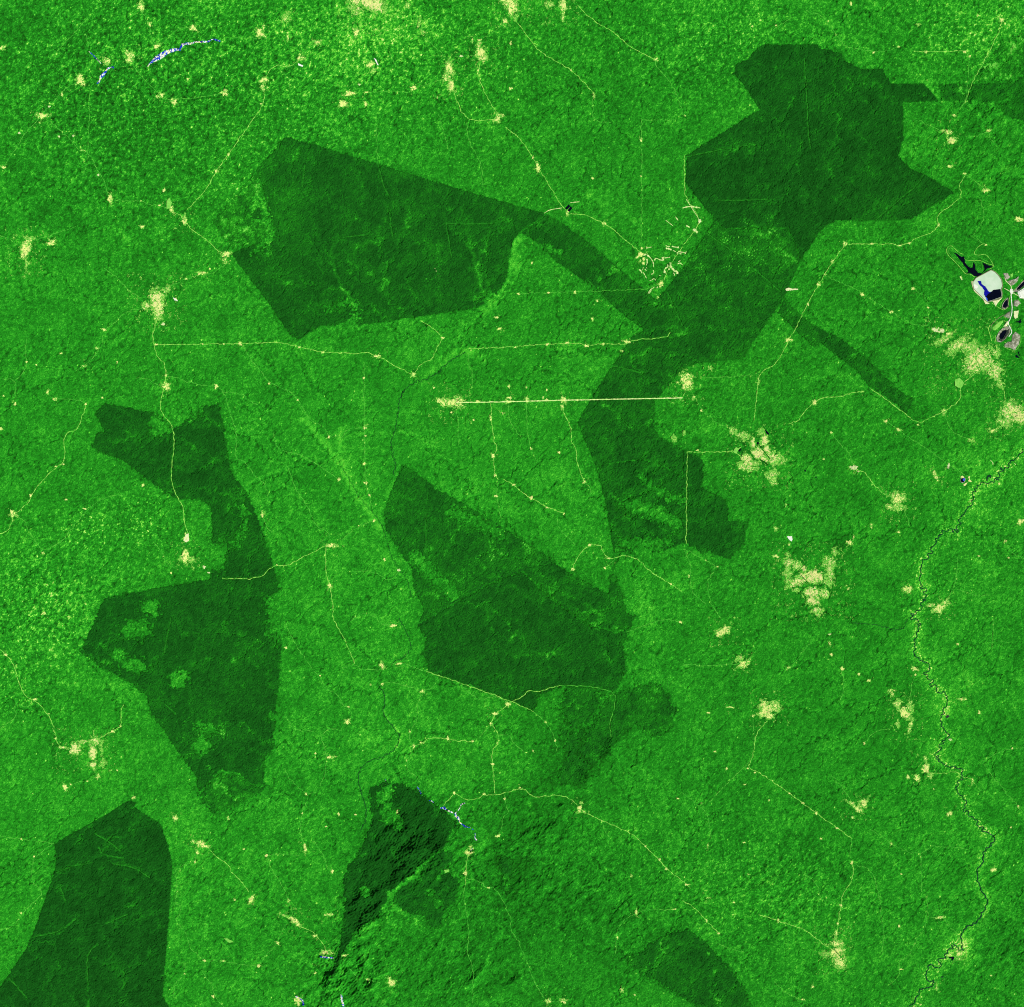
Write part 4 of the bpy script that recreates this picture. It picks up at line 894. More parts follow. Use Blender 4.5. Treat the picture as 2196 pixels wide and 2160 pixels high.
# ---------------------------------------------------------------- settlements
# (kind, spots) ; a spot is sheet, x, y, rx, ry, turn in degrees, density
CITY, TOWN, VILLAGE = "city", "town", "village"
BIG = [
    (CITY, "beige town with a dark notch on its west side, south of the black streaked fields", [('00', 890, 1715, 46, 85, 8, 1.0), ('00', 830, 1735, 35, 26, 0, .6), ('00', 945, 1640, 32, 20, 35, .7), ('00', 905, 1790, 30, 30, 0, .5)]),
    (TOWN, "rectangular beige town near the left edge, taller than wide", [('00', 145, 1415, 32, 58, -8, 1.0), ('00', 165, 1365, 40, 14, 30, .5), ('00', 150, 1500, 8, 40, 0, .35)]),
    (CITY, "large pale town cut off by the top edge", [('10', 175, 15, 95, 45, -20, 1.1), ('10', 80, 40, 45, 40, 0, .6), ('10', 100, 0, 60, 30, 0, .9)]),
    (TOWN, "tall narrow town drawn out north to south, west of the twin pronged town", [('10', 612, 390, 26, 48, 0, .9), ('10', 622, 490, 22, 42, -5, .9), ('10', 600, 440, 26, 30, 0, .7)]),
    (TOWN, "twin pronged pale town with a tuft on its north end", [('10', 788, 300, 30, 46, 5, 1.0), ('10', 812, 320, 20, 42, -10, .7), ('10', 785, 240, 16, 24, -15, .7), ('10', 742, 232, 9, 14, 0, .5)]),
    (TOWN, "wedge shaped pale town pointing down from the top edge, wider of two", [('10', 965, 35, 36, 62, 12, 1.0), ('10', 935, -5, 40, 30, 0, .9), ('10', 990, 95, 12, 24, 0, .5)]),
    (TOWN, "slim wedge shaped pale town pointing down from the top edge", [('10', 1258, 30, 22, 45, 0, 1.0), ('10', 1260, 80, 10, 40, 0, .7), ('10', 1180, 25, 30, 22, 0, .35)]),
    (CITY, "long pale town at the west end of the straight white road", [('11', 610, 380, 60, 26, 0, 1.1), ('11', 660, 375, 40, 36, 0, .8), ('11', 560, 368, 26, 18, 0, .7)]),
    (CITY, "sprawling many lobed town with green gullies, south of the east end of the straight road", [('A', 270, 370, 62, 60, 0, .55), ('A', 430, 440, 85, 70, 0, .55), ('A', 605, 560, 32, 95, 5, .95), ('A', 805, 520, 70, 95, -25, .95), ('A', 690, 745, 95, 90, 20, 1.25), ('A', 790, 830, 45, 95, 35, 1.0), ('A', 850, 700, 45, 100, 20, 1.0), ('A', 950, 840, 95, 120, 20, .70), ('A', 1080, 830, 60, 90, 35, .6), ('A', 495, 840, 70, 75, 10, 1.0), ('A', 560, 930, 130, 50, 10, .75), ('A', 520, 1000, 140, 50, 0, .8), ('A', 390, 960, 50, 60, 0, .6), ('A', 880, 1140, 60, 60, 0, .7), ('A', 970, 1090, 70, 70, 0, .6), ('A', 960, 1220, 60, 70, 0, .6), ('A', 740, 370, 60, 60, 0, .45)]),
    (CITY, "widest beige city of the southeast, cut by dark curved gullies and tapering to the south", [('B', 450, 500, 90, 85, 0, .60), ('B', 610, 555, 75, 85, 30, .75), ('B', 730, 610, 50, 60, 0, .9), ('B', 930, 770, 170, 115, 10, 1.3), ('B', 620, 860, 150, 80, 25, .85), ('B', 740, 740, 90, 60, 10, .9), ('B', 1220, 500, 110, 100, 0, .65), ('B', 1230, 720, 55, 190, 0, .65), ('B', 900, 1060, 130, 100, 0, .95), ('B', 920, 1200, 110, 95, 0, .95), ('B', 1130, 1080, 90, 90, 0, .75), ('B', 1000, 1400, 90, 65, 0, .75), ('B', 1010, 1480, 40, 50, 0, .5), ('B', 440, 700, 80, 130, 0, .42), ('B', 440, 850, 60, 60, 0, .45), ('B', 600, 1010, 60, 50, 0, .6), ('B', 1190, 860, 80, 80, 0, .5), ('B', 1320, 290, 50, 70, 0, .5), ('B', 440, 350, 40, 50, 0, .4)]),
    (CITY, "straggling town running northwest to southeast under the grey mine", [('21', 1680, 140, 95, 80, 40, .85), ('21', 1560, 55, 80, 34, 38, .70), ('21', 1480, 20, 60, 22, 30, .6), ('21', 1770, 200, 50, 60, 0, .75), ('21', 1700, 120, 50, 40, 0, 1.0), ('21', 1640, 70, 60, 40, 0, .6), ('21', 1780, 100, 26, 30, 0, .7), ('21', 1800, 270, 22, 30, 0, .5)]),
    (CITY, "broad scattered town at the right edge south of the grey mine", [('21', 1880, 440, 80, 55, 0, .85), ('21', 1910, 460, 70, 40, 0, 1.0), ('21', 1830, 490, 50, 40, 0, .55), ('21', 1860, 400, 30, 40, 0, .6)]),
    (TOWN, "ragged town with a thin tail, northwest of the long dark river", [('21', 1215, 925, 32, 48, 0, .95), ('21', 1225, 975, 50, 22, 0, .6), ('21', 1180, 970, 30, 16, 0, .6), ('21', 1245, 915, 24, 30, 0, .5)]),
    (TOWN, "fan shaped town above a forked road south of the widest city", [('22', 470, 225, 45, 35, 20, 1.0), ('22', 460, 185, 32, 32, 0, .7), ('22', 525, 200, 30, 45, 35, .7), ('22', 495, 255, 22, 22, 0, 1.2)]),
    (TOWN, "lean ragged town west of the river beneath a small twin", [('22', 1260, 235, 28, 40, 25, 1.1), ('22', 1220, 190, 24, 35, 0, .6), ('22', 1290, 200, 24, 35, 0, .6), ('22', 1290, 315, 14, 42, -15, .6), ('22', 1220, 300, 16, 20, 0, .5)]),
    (TOWN, "two part town with a gridded block, west of a tight river bend", [('22', 1380, 550, 26, 30, 0, 1.1), ('22', 1330, 602, 20, 22, 0, 1.1), ('22', 1375, 495, 12, 26, 0, .6), ('22', 1400, 590, 20, 20, 0, .6)]),
    (TOWN, "horseshoe shaped town open to the northwest, beside the diagonal road", [('22', 1000, 780, 24, 28, 0, 1.1), ('22', 1030, 745, 22, 32, -10, .8), ('22', 960, 750, 34, 14, -20, .7), ('22', 965, 830, 9, 9, 0, .8)]),
    (CITY, "large beige town at the south end of a road in the lower right", [('22', 870, 1600, 42, 40, 20, 1.1), ('22', 895, 1650, 38, 35, 30, .9), ('22', 815, 1605, 34, 20, 0, .5), ('22', 868, 1545, 40, 24, 0, .7), ('22', 870, 1490, 9, 28, 0, .7), ('22', 905, 1580, 20, 30, 0, .6)]),
    (CITY, "twin town joined by a strip, two clumps west of the two lobed forest", [('02', 425, 440, 42, 36, 20, 1.0), ('02', 535, 400, 42, 28, 0, .75), ('02', 525, 465, 24, 42, 0, 1.1), ('02', 530, 530, 20, 26, 0, .9), ('02', 580, 520, 20, 22, 0, .5), ('02', 470, 400, 30, 14, 0, .6), ('02', 575, 430, 9, 40, 0, .5), ('02', 355, 432, 30, 8, 0, .7)]),
    (TOWN, "ragged forked town between the two dark western forests and the mountain", [('02', 1140, 980, 34, 26, 0, 1.0), ('02', 1095, 965, 15, 14, 0, .7), ('02', 1118, 1025, 9, 18, 0, .9), ('02', 1175, 995, 18, 12, 0, .7)]),
    (TOWN, "slanted beige town between the large fork road and the bottom mountain", [('02', 1670, 1415, 46, 18, -33, 1.1), ('02', 1610, 1385, 20, 8, -20, .7), ('02', 1690, 1435, 20, 14, 0, .8)]),
    (TOWN, "grey beige town south of a pale triangular field, below the forest clearing road", [('01', 1052, 1250, 26, 44, -5, 1.05), ('01', 1085, 1270, 24, 20, 0, .6), ('01', 1025, 1262, 16, 16, 0, .5)]),
    (TOWN, "diamond shaped beige town with plain edges at the river's lower coils", [('L', 1235, 710, 75, 55, 0, 1.2), ('L', 1240, 650, 25, 30, 0, 1.0), ('L', 1230, 810, 70, 40, 0, .45)]),
    (TOWN, "blunt pale town with mining tendrils, east of the black square ponds", [('G', 410, 310, 75, 65, 0, 1.3), ('G', 320, 380, 70, 28, 30, 1.2), ('G', 400, 475, 32, 50, 0, 1.0), ('G', 480, 540, 45, 45, 0, 1.1), ('G', 490, 430, 45, 55, 0, .9), ('G', 440, 150, 30, 36, 0, .8)]),
    (TOWN, "pale town at the east end of the straight white road", [('21', 20, 260, 27, 52, 28, 1.15), ('21', 25, 235, 44, 26, 0, .75), ('21', 15, 290, 26, 22, 0, .8), ('21', 40, 300, 14, 12, 0, .7), ('21', 62, 355, 9, 22, -40, .7), ('11', 1905, 265, 12, 10, 0, .6)]),
    (TOWN, "bright star shaped town alone on the east road of the lower centre", [('12', 1350, 778, 14, 24, 5, 1.3), ('12', 1360, 745, 14, 10, 0, .5), ('12', 1378, 795, 16, 6, -25, .6), ('12', 1345, 800, 16, 8, 0, .5)]),
    (TOWN, "two pronged pale town above a light green clearing in the northeast hills", [('20', 1500, 748, 34, 14, -10, 1.0), ('20', 1525, 798, 28, 22, 30, 1.1), ('20', 1500, 765, 9, 22, 0, .8)]),
    (TOWN, "beige town below the widest city, shaped like a leaning loaf", [('21', 235, 1675, 46, 26, 30, 1.0), ('21', 205, 1695, 24, 20, 0, .8)]),
    (TOWN, "spiky town at a road's east end, above the fan shaped town", [('21', 345, 1865, 34, 22, 15, .95), ('21', 325, 1835, 22, 26, 0, .6), ('21', 370, 1850, 16, 26, 0, .5)]),
    (TOWN, "beige town east of the river opposite a small twin west bank town", [('21', 1450, 1550, 34, 30, 25, 1.1), ('21', 1410, 1530, 24, 14, 0, .7), ('21', 1490, 1520, 20, 28, -25, .6), ('21', 1500, 1495, 16, 9, 40, .6)]),
]
SMALL_BIG = [  # still clear enough to be landmarks
    (TOWN, "pale town beside the two short blue mining strips", [('00', 605, 345, 28, 26, 0, .8)]),
    (TOWN, "pale town midway between the long blue mining strip and the two short ones", [('00', 738, 325, 26, 36, -10, .95), ('00', 722, 300, 14, 20, 0, .6)]),
    (TOWN, "long pale clearing at the northwest end of the straggling town", [('20', 1450, 1872, 36, 15, -12, 2.2)]),
    (TOWN, "bowtie shaped bright pale village east of the many lobed town", [('21', 973, 748, 20, 14, 0, 2.0), ('21', 955, 745, 10, 7, 0, 1.6), ('21', 998, 770, 6, 6, 0, 1.2)]),
    (TOWN, "thin bent pale village near the blue and black pit", [('21', 1440, 805, 9, 34, 25, 1.3), ('21', 1428, 780, 10, 16, 0, .8)]),
]
SPOTS = """
00 800,35,24,30 848,137,16,14 1095,158,24,19 1475,190,27,28 1495,150,6,24 888,262,17,15 15,272,17,17 455,455,28,32 352,535,6,20 235,658,32,20 910,542,20,17 985,578,17,22 1272,525,24,18 1497,455,24,18 1490,495,13,19 625,1128,18,26 930,1080,10,11 972,1190,13,26 1047,1250,13,38 807,1288,13,14 292,1378,24,20 1280,1440,30,18 1275,1480,22,22,.5 1140,1550,28,11 995,1695,14,6 1705,328,20,22 1620,100,34,28,.4 1632,215,6,24 1800,240,26,18,.5 557,993,6,6,2 110,755,7,7,2 335,776,6,6,2 418,770,8,6,2 280,605,6,6,1.5 225,697,6,6 20,950,13,9 590,1870,12,9 1295,875,8,8 1225,970,9,12 925,1838,9,9,2 885,1810,18,22,.5 1190,1525,7,5 1480,590,5,6 465,852,12,5 800,1140,5,5 905,1165,8,5 1065,450,6,9,.6 1055,1580,8,6
10 85,180,20,26 165,365,20,22 180,405,18,18,.6 45,530,34,17 10,588,36,19 138,590,12,14 145,525,16,5 410,500,22,14 680,318,9,7,2 930,120,14,16 888,670,22,30 915,658,10,10,.6 960,247,6,12 960,502,10,9 543,552,6,6 1433,545,8,16 1785,335,11,15 1303,398,5,5 1088,895,7,9 1115,952,16,26 1700,790,8,18 1700,1000,5,5 1283,1210,9,20 1490,1268,13,11 1812,1612,16,20 1005,1668,12,7 1175,1660,9,5 1325,1658,9,9 1450,1705,9,14,.8 1080,1490,6,7 880,1800,12,6 100,480,8,5,1.5 1425,1810,7,14,.7 375,30,18,20,.5 440,130,14,22,.6 460,185,18,16,.5 1795,1690,7,14 775,400,6,6 1425,1010,8,7 900,1865,14,9,.6 1180,25,22,14,.5
20 1540,655,11,9 1720,1080,22,13 1515,945,22,8 1740,740,14,8 1600,985,9,6 1378,295,13,7 1600,295,9,8 1628,320,8,8 1222,265,8,5 920,1385,17,12 1072,1384,13,6 1450,1278,8,9 1230,1393,12,5 1285,1380,7,6 850,1485,12,9 810,1555,7,7 770,1612,11,14 710,1725,5,8 1020,1670,11,12 1308,1637,13,9 1185,1770,12,9 1392,1745,12,4 1905,1245,30,13,1.3 1810,115,18,13 1340,140,13,11,.6 955,20,7,11 395,150,8,7 1720,1390,8,5 1580,1575,8,7 12,655,5,6 97,1255,8,12,1.5 70,1310,11,10,1.5 870,200,5,6 530,145,6,5 1083,300,6,8 1510,1893,14,8,1.3
01 940,285,26,26 940,225,6,14 1227,287,13,13 550,70,13,7 480,172,18,6 270,320,8,14 310,360,15,9 487,387,6,6 1360,45,14,11 885,50,12,5 1150,48,5,5 1270,47,5,5 1698,67,7,5 1832,95,14,6 1527,270,8,7 1688,365,6,7 85,388,7,14 5,528,13,11 20,342,5,5 205,165,6,6 150,150,5,5 665,150,5,5 347,100,10,5 75,1010,24,21 175,905,6,8 360,730,6,6 315,742,6,5 812,848,8,8,1.3 483,983,10,6 1055,1145,14,23,1.2 1158,1313,9,8,1.8 1185,1345,7,6,1.5 1490,1010,11,22 245,1235,9,9 250,1575,14,9,1.3 1880,1190,36,13 1872,1420,13,20 1923,815,12,9 1622,1770,10,7 30,1810,12,6 1865,575,6,7 580,352,8,5 375,930,7,5 970,1345,5,6 1570,1302,9,5
11 770,375,18,8 945,375,28,11 955,352,14,9 1050,362,17,14 1165,365,13,7 1262,366,22,20 1252,405,9,12 1340,365,6,6 1165,308,5,7 1145,350,5,11 950,287,6,11 1050,292,5,9 208,118,30,10 408,222,18,13 135,520,16,13 128,240,8,7 130,725,8,12 138,835,10,9 525,295,7,6 848,470,7,14 920,440,12,6 750,478,6,5 625,435,6,6 860,683,14,12 1077,641,7,7 1235,662,8,8 873,792,8,10 978,845,10,6 1078,920,9,11 877,910,11,7 1168,975,10,4 1378,830,12,9 1262,1010,8,8,.7 1168,48,9,9 1280,42,15,8 1390,58,13,9 1485,47,12,8 1620,35,24,12 1593,87,12,8 990,67,9,6 920,67,6,4 1408,1188,10,8 1515,1262,18,5 1495,1318,6,7 1312,1325,11,11 185,1050,7,8 245,1270,6,11 327,1330,9,8,1.5 295,1645,22,9 230,1868,17,20 575,12,10,7 1870,1410,7,6 1922,1625,10,7 330,1860,24,6 137,568,6,5 160,905,6,6 100,1078,5,4
21 600,25,20,13 160,185,14,12,.6 430,260,7,24,.6 748,378,17,15 1017,318,12,6 1482,430,15,20 1150,485,12,9 1225,533,18,9 1760,540,28,14,.6 1640,595,22,12,.6 842,550,9,6 1508,740,7,16,1.6 1070,1080,7,18 945,1175,17,15 525,1250,20,9 525,1095,16,13,.7 605,1182,8,8 585,960,6,12,.5 1275,1440,26,22 1915,1055,20,18,1.2 1830,1165,10,9 835,1695,11,5,1.6 835,1750,8,12 843,1810,9,9 905,1890,10,13,1.2 600,1885,13,9 1315,1890,26,11,1.2 1225,1115,12,6 85,650,9,5 800,700,6,5 940,1435,8,9,.6 1795,840,6,10 1560,1750,7,7 1850,1260,6,5 1335,505,8,6 105,425,8,6 35,1365,5,10 130,1275,6,5 195,1310,7,6 1680,1250,7,5 970,1140,6,12,.5
02 555,597,12,15 370,660,13,26 195,158,13,7 640,340,11,8 685,310,7,7 757,717,12,10 992,830,16,20 1295,832,7,14 1425,1295,19,26 1875,487,24,11 1735,695,7,8 1732,1000,11,26 1510,1045,9,9 1885,1135,13,11 1637,1300,10,11 1790,1500,18,7 1865,1380,26,8 1575,1540,12,11 1845,1595,42,12 1690,1870,26,23,1.2 1787,1710,7,9 1160,1640,9,6 1265,1642,14,6 1467,1672,11,8 1050,1715,5,6 1210,1843,7,6 1105,1080,5,9 120,950,6,5 193,1050,6,6 120,1370,7,7 1920,810,8,9 1382,1008,6,5 1790,465,5,7 665,560,7,4 1850,880,6,3 1815,25,6,6 1715,805,5,6 400,640,9,5 495,622,6,5 275,242,6,6 315,380,5,8 1330,1295,8,7 600,520,13,13,.6
12 35,285,16,18 40,200,6,6 460,115,13,11 945,185,17,12 870,240,22,8 848,300,7,11 410,425,12,13 605,382,10,12 742,397,11,5 388,343,8,8 460,405,15,5 1160,287,8,7 1213,393,5,7 1088,452,5,7 858,527,8,11 640,688,9,8 810,695,12,5 1012,660,12,4 925,722,6,9 1480,848,5,5 888,932,13,8 718,1030,26,16 735,1000,18,13,.7 703,1145,11,17,1.2 835,1226,10,4 318,800,6,15 285,1765,22,30,1.1 148,1750,11,9 1172,1870,17,17,1.1 1260,1868,19,17,1.1 1592,1808,11,15 1672,1370,10,17 1567,1510,6,9 1805,1067,8,7 1845,1120,9,8 1725,992,5,6 1645,1160,5,11 20,1610,22,7 1665,1835,5,5 165,75,7,5 232,72,10,7 80,812,7,5 1910,722,9,4 1890,1350,12,3
22 1180,110,20,14,.9 1190,128,12,10,1.2 1280,600,14,11,1.2 1585,158,24,9 1683,233,8,10 1520,388,9,8,1.5 1030,408,6,8 1515,807,24,13 1185,980,7,12 1645,625,9,19 1905,768,9,9 1765,1125,20,13 757,803,9,9 410,573,10,4 370,550,6,6 605,692,6,6 683,747,8,5 510,622,6,5 875,890,9,4 143,990,6,19 785,948,6,6 960,1085,7,11 897,1325,8,7 880,1430,6,8 1460,1395,22,9 1440,1790,6,22,.8 737,1788,12,9 685,1862,10,7 540,1415,7,11 135,1415,8,10 205,1485,8,6 25,1210,14,6 145,1285,15,5 1228,1445,7,7 1240,1690,10,4 1750,1725,11,4 250,552,6,8 270,203,22,6 148,235,10,5 185,455,10,5 1055,52,14,8 1000,15,8,9 1425,670,6,6 350,642,7,5 490,730,5,10,.6 110,750,7,5 290,1310,7,5 375,1152,8,4 350,970,9,4 400,252,9,8 1320,20,6,6 1860,885,6,5 1870,437,6,5 1350,1890,6,5 1240,1150,6,5
"""
SETTLEMENTS = [dict(kind=k, label=l, spots=s, mark=True) for k, l, s in BIG + SMALL_BIG]
for line in SPOTS.strip().splitlines():
    kk, *items = line.split()
    for it in items:
        q = [float(t) for t in it.split(',')]
        SETTLEMENTS.append(dict(kind=TOWN if q[2] * q[3] > 330 else VILLAGE, label=None, mark=False,
                                spots=[(kk, q[0], q[1], q[2], q[3], 0, q[4] if len(q) > 4 else 1.0)]))

TH = 1.0
for n, s in enumerate(SETTLEMENTS):
    a = np.array([[*P(k, x, y), rx * S(k), ry * S(k)] for k, x, y, rx, ry, t, d in s["spots"]])
    s["pos"] = (a[0, 0], a[0, 1]) if not s["mark"] else tuple(np.average(a[:, :2], axis=0, weights=a[:, 2] * a[:, 3]))
    s["size"] = float(max(a[:, 2].max(), a[:, 3].max()))
    s["ratio"] = float(a[0, 3] / a[0, 2])
    s["area"] = float((a[:, 2] * a[:, 3]).sum())

# -- words that single each settlement out: where it stands from something one can find
MARKS = [(s["pos"], "the " + w) for s, w in zip(SETTLEMENTS, [
    "beige town with the dark notch", "rectangular town near the left edge", "large town cut by the top edge", "tall narrow northern town", "twin pronged northern town",
    "wider top edge wedge town", "slim top edge wedge town", "town at the straight road's west end", "many lobed town with gullies", "widest southeastern city",
    "straggling town under the mine", "scattered right edge town", "ragged town with a tail", "fan shaped town", "lean ragged river town",
    "two part gridded town", "horseshoe shaped town", "large lower right town", "twin town joined by a strip", "ragged forked town",
    "slanted beige town", "grey beige western town", "diamond shaped river town", "blunt town with mining tendrils", "town at the straight road's east end",
    "star shaped lower centre town", "two pronged hill town", "leaning loaf town", "spiky road end town", "beige town east of the river"])]
for q, w in ((('10', 1290, 1182), "the black square ponds"), (('M', 900, 720), "the pale tailings pond"), (('S', 1000, 310), "the long blue mining strip"), (('K', 750, 630), "the blue and black pit"),
             (('12', 660, 830), "the blue mining creek"), (('21', 1570, 270), "the bright green square field"), (('11', 1000, 1720), "the ring in the oval forest"), (('01', 765, 1670), "the largest round forest clearing"),
             (('02', 740, 735), "the darkest forest's north tip"), (('20', 1450, 575), "the pointed arm of the largest forest"), (('11', 1340, 490), "the elbow of the flecked forest strip"), (('02', 310, 975), "the darkest forest's west corner"),
             (('00', 1622, 775), "the broad reserve's northern corner"), (('10', 960, 1560), "the pale green valley of the broad reserve"), (('20', 300, 390), "the largest forest's western head"), (('N', 800, 1380), "the pale mountain valley")):
    MARKS.append((P(*q), w))
SECT = ["east", "northeast", "north", "northwest", "west", "southwest", "south", "southeast"]
cand = {}
posn = np.array([s["pos"] for s in SETTLEMENTS])
for mi, (mp, mw) in enumerate(MARKS):
    d = posn - np.array(mp)
    dist = np.hypot(d[:, 0], d[:, 1])
    sec = (np.round(np.arctan2(d[:, 1], d[:, 0]) / (np.pi / 4)).astype(int)) % 8
    for sc in range(8):
        ids = [t for t in np.argsort(dist) if sec[t] == sc and dist[t] > 4]
        for rank, t in enumerate(ids[:9]):
            cand.setdefault(int(t), []).append((dist[t] * (1 + 0.5 * rank), rank, sc, mw))
RANKS = ["first", "second", "third", "fourth", "fifth", "sixth", "seventh", "eighth", "ninth"]
for t, s in enumerate(SETTLEMENTS):
    if s["label"]:
        continue
    sc_, rank, sc, mw = min(cand[t])
    if s["spots"][0][6] >= 1.5: look = "bright pale"
    elif s["spots"][0][6] <= 0.6: look = "thinly scattered"
    elif s["ratio"] > 1.5: look = "tall narrow"
    elif s["ratio"] < 0.67: look = "long flat"
    elif s["area"] < 7: look = "tiny pale"
    else: look = "compact pale"
    s["label"] = "%s %s, %s one %s of %s" % (look, s["kind"], RANKS[rank], SECT[sc], mw)


def snoise(x, y, seed, lam):
    """Small repeatable value noise for edges finer than the country grid."""
    u, w = x / lam + seed * 17.3, y / lam - seed * 9.1
    i, j = np.floor(u), np.floor(w)
    f, g = u - i, w - j
    f, g = f * f * (3 - 2 * f), g * g * (3 - 2 * g)
    hsh = lambda a, b: np.modf(np.abs(np.sin(a * 127.1 + b * 311.7 + seed * 74.7) * 43758.5453))[0]
    return (hsh(i, j) * (1 - f) + hsh(i + 1, j) * f) * (1 - g) + (hsh(i, j + 1) * (1 - f) + hsh(i + 1, j + 1) * f) * g


for n, s in enumerate(SETTLEMENTS):
    a = [(*P(k, x, y), rx * S(k) * (1.25 if k in 'AB' else 1.0), ry * S(k) * (1.25 if k in 'AB' else 1.0), math.radians(-t), d) for k, x, y, rx, ry, t, d in s["spots"]]
    arms = np.random.default_rng(n + 1000).uniform(0, 2 * np.pi, 6)
    pad = 2.0
    x0 = min(c[0] - max(c[2], c[3]) * pad for c in a); x1 = max(c[0] + max(c[2], c[3]) * pad for c in a)
    y0 = min(c[1] - max(c[2], c[3]) * pad for c in a); y1 = max(c[1] + max(c[2], c[3]) * pad for c in a)
    xs = np.arange(x0, x1 + TH, TH); ys = np.arange(y0, y1 + TH, TH)
    cx, cy = np.meshgrid(xs[:-1] + TH / 2, ys[:-1] + TH / 2)
    f = np.full(cx.shape, -1.0)
    dn = np.zeros(cx.shape)
    for X, Y, rx, ry, t, d in a:
        t = -t
        ux = (cx - X) * math.cos(t) + (cy - Y) * math.sin(t)
        uy = -(cx - X) * math.sin(t) + (cy - Y) * math.cos(t)
        th = np.arctan2(uy, ux)
        star = 1.0 + (0.09 if s["mark"] else 0.20) * sum(np.cos((m + 2) * th + arms[m]) / (1 + 0.15 * m) for m in range(6)) / 1.3
        rr = 1.0 - ((ux / max(rx, 1.3)) ** 2 + (uy / max(ry, 1.3)) ** 2) / np.clip(star, 0.55, 1.7) ** 2
        f = np.maximum(f, rr)
        dn = np.maximum(dn, d * np.clip(rr + 0.25, 0, 1.25))
    small = s["size"] < 4.5
    nz = (snoise(cx, cy, n + 1, 3.1 if small else 4.2) - 0.5) * (1.1 if small else 2.3 if s["mark"] else 1.7) + (snoise(cx, cy, n + 400, 1.6) - 0.5) * 0.9
    f = f + (0.20 if s["mark"] else 0.12)
    thin = np.clip(1.05 - dn / np.clip(f + 0.13, 0.2, 1), 0, 1)
    nz = nz + (rng.random(cx.shape) - 0.5) * (0.6 if small else 1.0)
    g = f + nz * np.clip(1.1 - 0.8 * f, 0.25, 1.2) - thin * 1.5 * np.clip(snoise(cx, cy, n + 50, 2.6) - 0.25, 0, 1)
    for gp, w in GULLIES:
        if x0 - 3 < gp[:, 0].max() and x1 + 3 > gp[:, 0].min() and y0 - 3 < gp[:, 1].max() and y1 + 3 > gp[:, 1].min():
            dd = seg_dist(gp, cx, cy)
            g = np.where(dd < w, -1, g)
    mask = g > 0.12
    if not mask.any():
        mask[np.unravel_index(np.argmax(g), g.shape)] = True
    root = bpy.data.objects.new(s["kind"], None)
    scene.collection.objects.link(root)
    root.location = (s["pos"][0], s["pos"][1], float(hz(*s["pos"])))
    tag(root, s["label"], s["kind"], "towns and villages on the roads")
    XX, YY = np.meshgrid(xs, ys)
    JX = XX + (snoise(XX, YY, 11, 0.7) - .5) * 0.7
    JY = YY + (snoise(XX, YY, 12, 0.7) - .5) * 0.7
    me = cells_mesh("trodden_ground", mask, JX, JY, hz(JX, JY, 0.42))
    tag(link("trodden_ground", me, M_TOWN, root), kind="stuff")
    # houses: thick in the middle, thin at the edge
    p = np.clip(dn * (0.72 if not small else 0.9), 0, 0.93) * np.clip(0.55 + 1.1 * snoise(cx, cy, n + 90, 5.0), 0.3, 1.25)
    hit = mask & (0.35 * rng.random(mask.shape) + 0.65 * snoise(cx, cy, n + 70, 2.3) * 1.15 < p * 0.76)
    if not hit.any():
        hit = mask
    hx, hy = cx[hit], cy[hit]
    m_ = len(hx)
    hx = hx + rng.uniform(-.3, .3, m_); hy = hy + rng.uniform(-.3, .3, m_)
    ang = rng.normal(0, 0.25, m_) + 0.5 * math.sin(n)
    me = boxes_mesh("rooftops", np.c_[hx, hy, hz(hx, hy, 0.42)], rng.uniform(.75, 1.35, m_), rng.uniform(.65, 1.2, m_), rng.uniform(.08, .22, m_), ang)
    bright = s["spots"][0][6] >= 1.5
    mt = M_PALE if bright else (M_ROOF_GREY if s["kind"] == CITY and s["area"] > 800 else M_ROOF)
    tag(link("rooftops", me, mt, root), kind="stuff")
print("settlements", len(SETTLEMENTS))

# ---------------------------------------------------------------- water, mines and fields
def flat(p, dz=0.5, q=0.9):
    return float(np.quantile(hz(p[:, 0], p[:, 1]), q)) + dz


def ragged(spec, amp=0.6, d=1.0):
    p = pts(spec)
    p = resample(np.vstack([p, p[:1]]), d)[:-1]
    return p + np.c_[snoise(p[:, 0], p[:, 1], 3, 1.7) - .5, snoise(p[:, 0], p[:, 1], 5, 1.7) - .5] * 2 * amp


def sheet_poly(name, p, z, mat, parent=None, skirt=1.2):
    """A flat body with a skirt reaching into the ground."""
    c = p.mean(0)
    out = np.c_[p, np.full(len(p), z)]
    low = np.c_[p + (p - c) * 0.01, np.full(len(p), z - skirt)]
    return link(name, ngon_mesh(name, [low, out]), mat, parent)


def thing(name, p, label, cat, group=None):
    c = p.mean(0)
    o = bpy.data.objects.new(name, None)
    scene.collection.objects.link(o)
    o.location = (c[0], c[1], float(hz(*c)))
    return tag(o, label, cat, group)


def inset(p, k):
    c = p.mean(0)
    return c + (p - c) * k


def grow(p, w):
    d = np.roll(p, -1, 0) - np.roll(p, 1, 0)
    d /= np.hypot(d[:, 0], d[:, 1])[:, None] + 1e-9
    a = 0.5 * np.sum(p[:, 0] * np.roll(p[:, 1], -1) - np.roll(p[:, 0], -1) * p[:, 1])
    nrm = np.c_[d[:, 1], -d[:, 0]] * (1 if a > 0 else -1)
    return p + nrm * w


# forked black reservoir
p = ragged('M:400,262 450,276 520,325 555,318 568,400 600,445 650,480 672,468 685,398 702,425 712,500 750,545 800,548 838,505 830,450 803,400 845,420 885,440 942,458 905,470 870,482 835,520 785,562 735,592 700,588 640,542 580,555 618,530 608,500 560,440 500,360 440,290', 0.35)
tag(sheet_poly("reservoir", p, flat(p, 0.55, 1.0), M_BLACK), "forked black reservoir above the pale tailings pond", "reservoir", kind="structure")
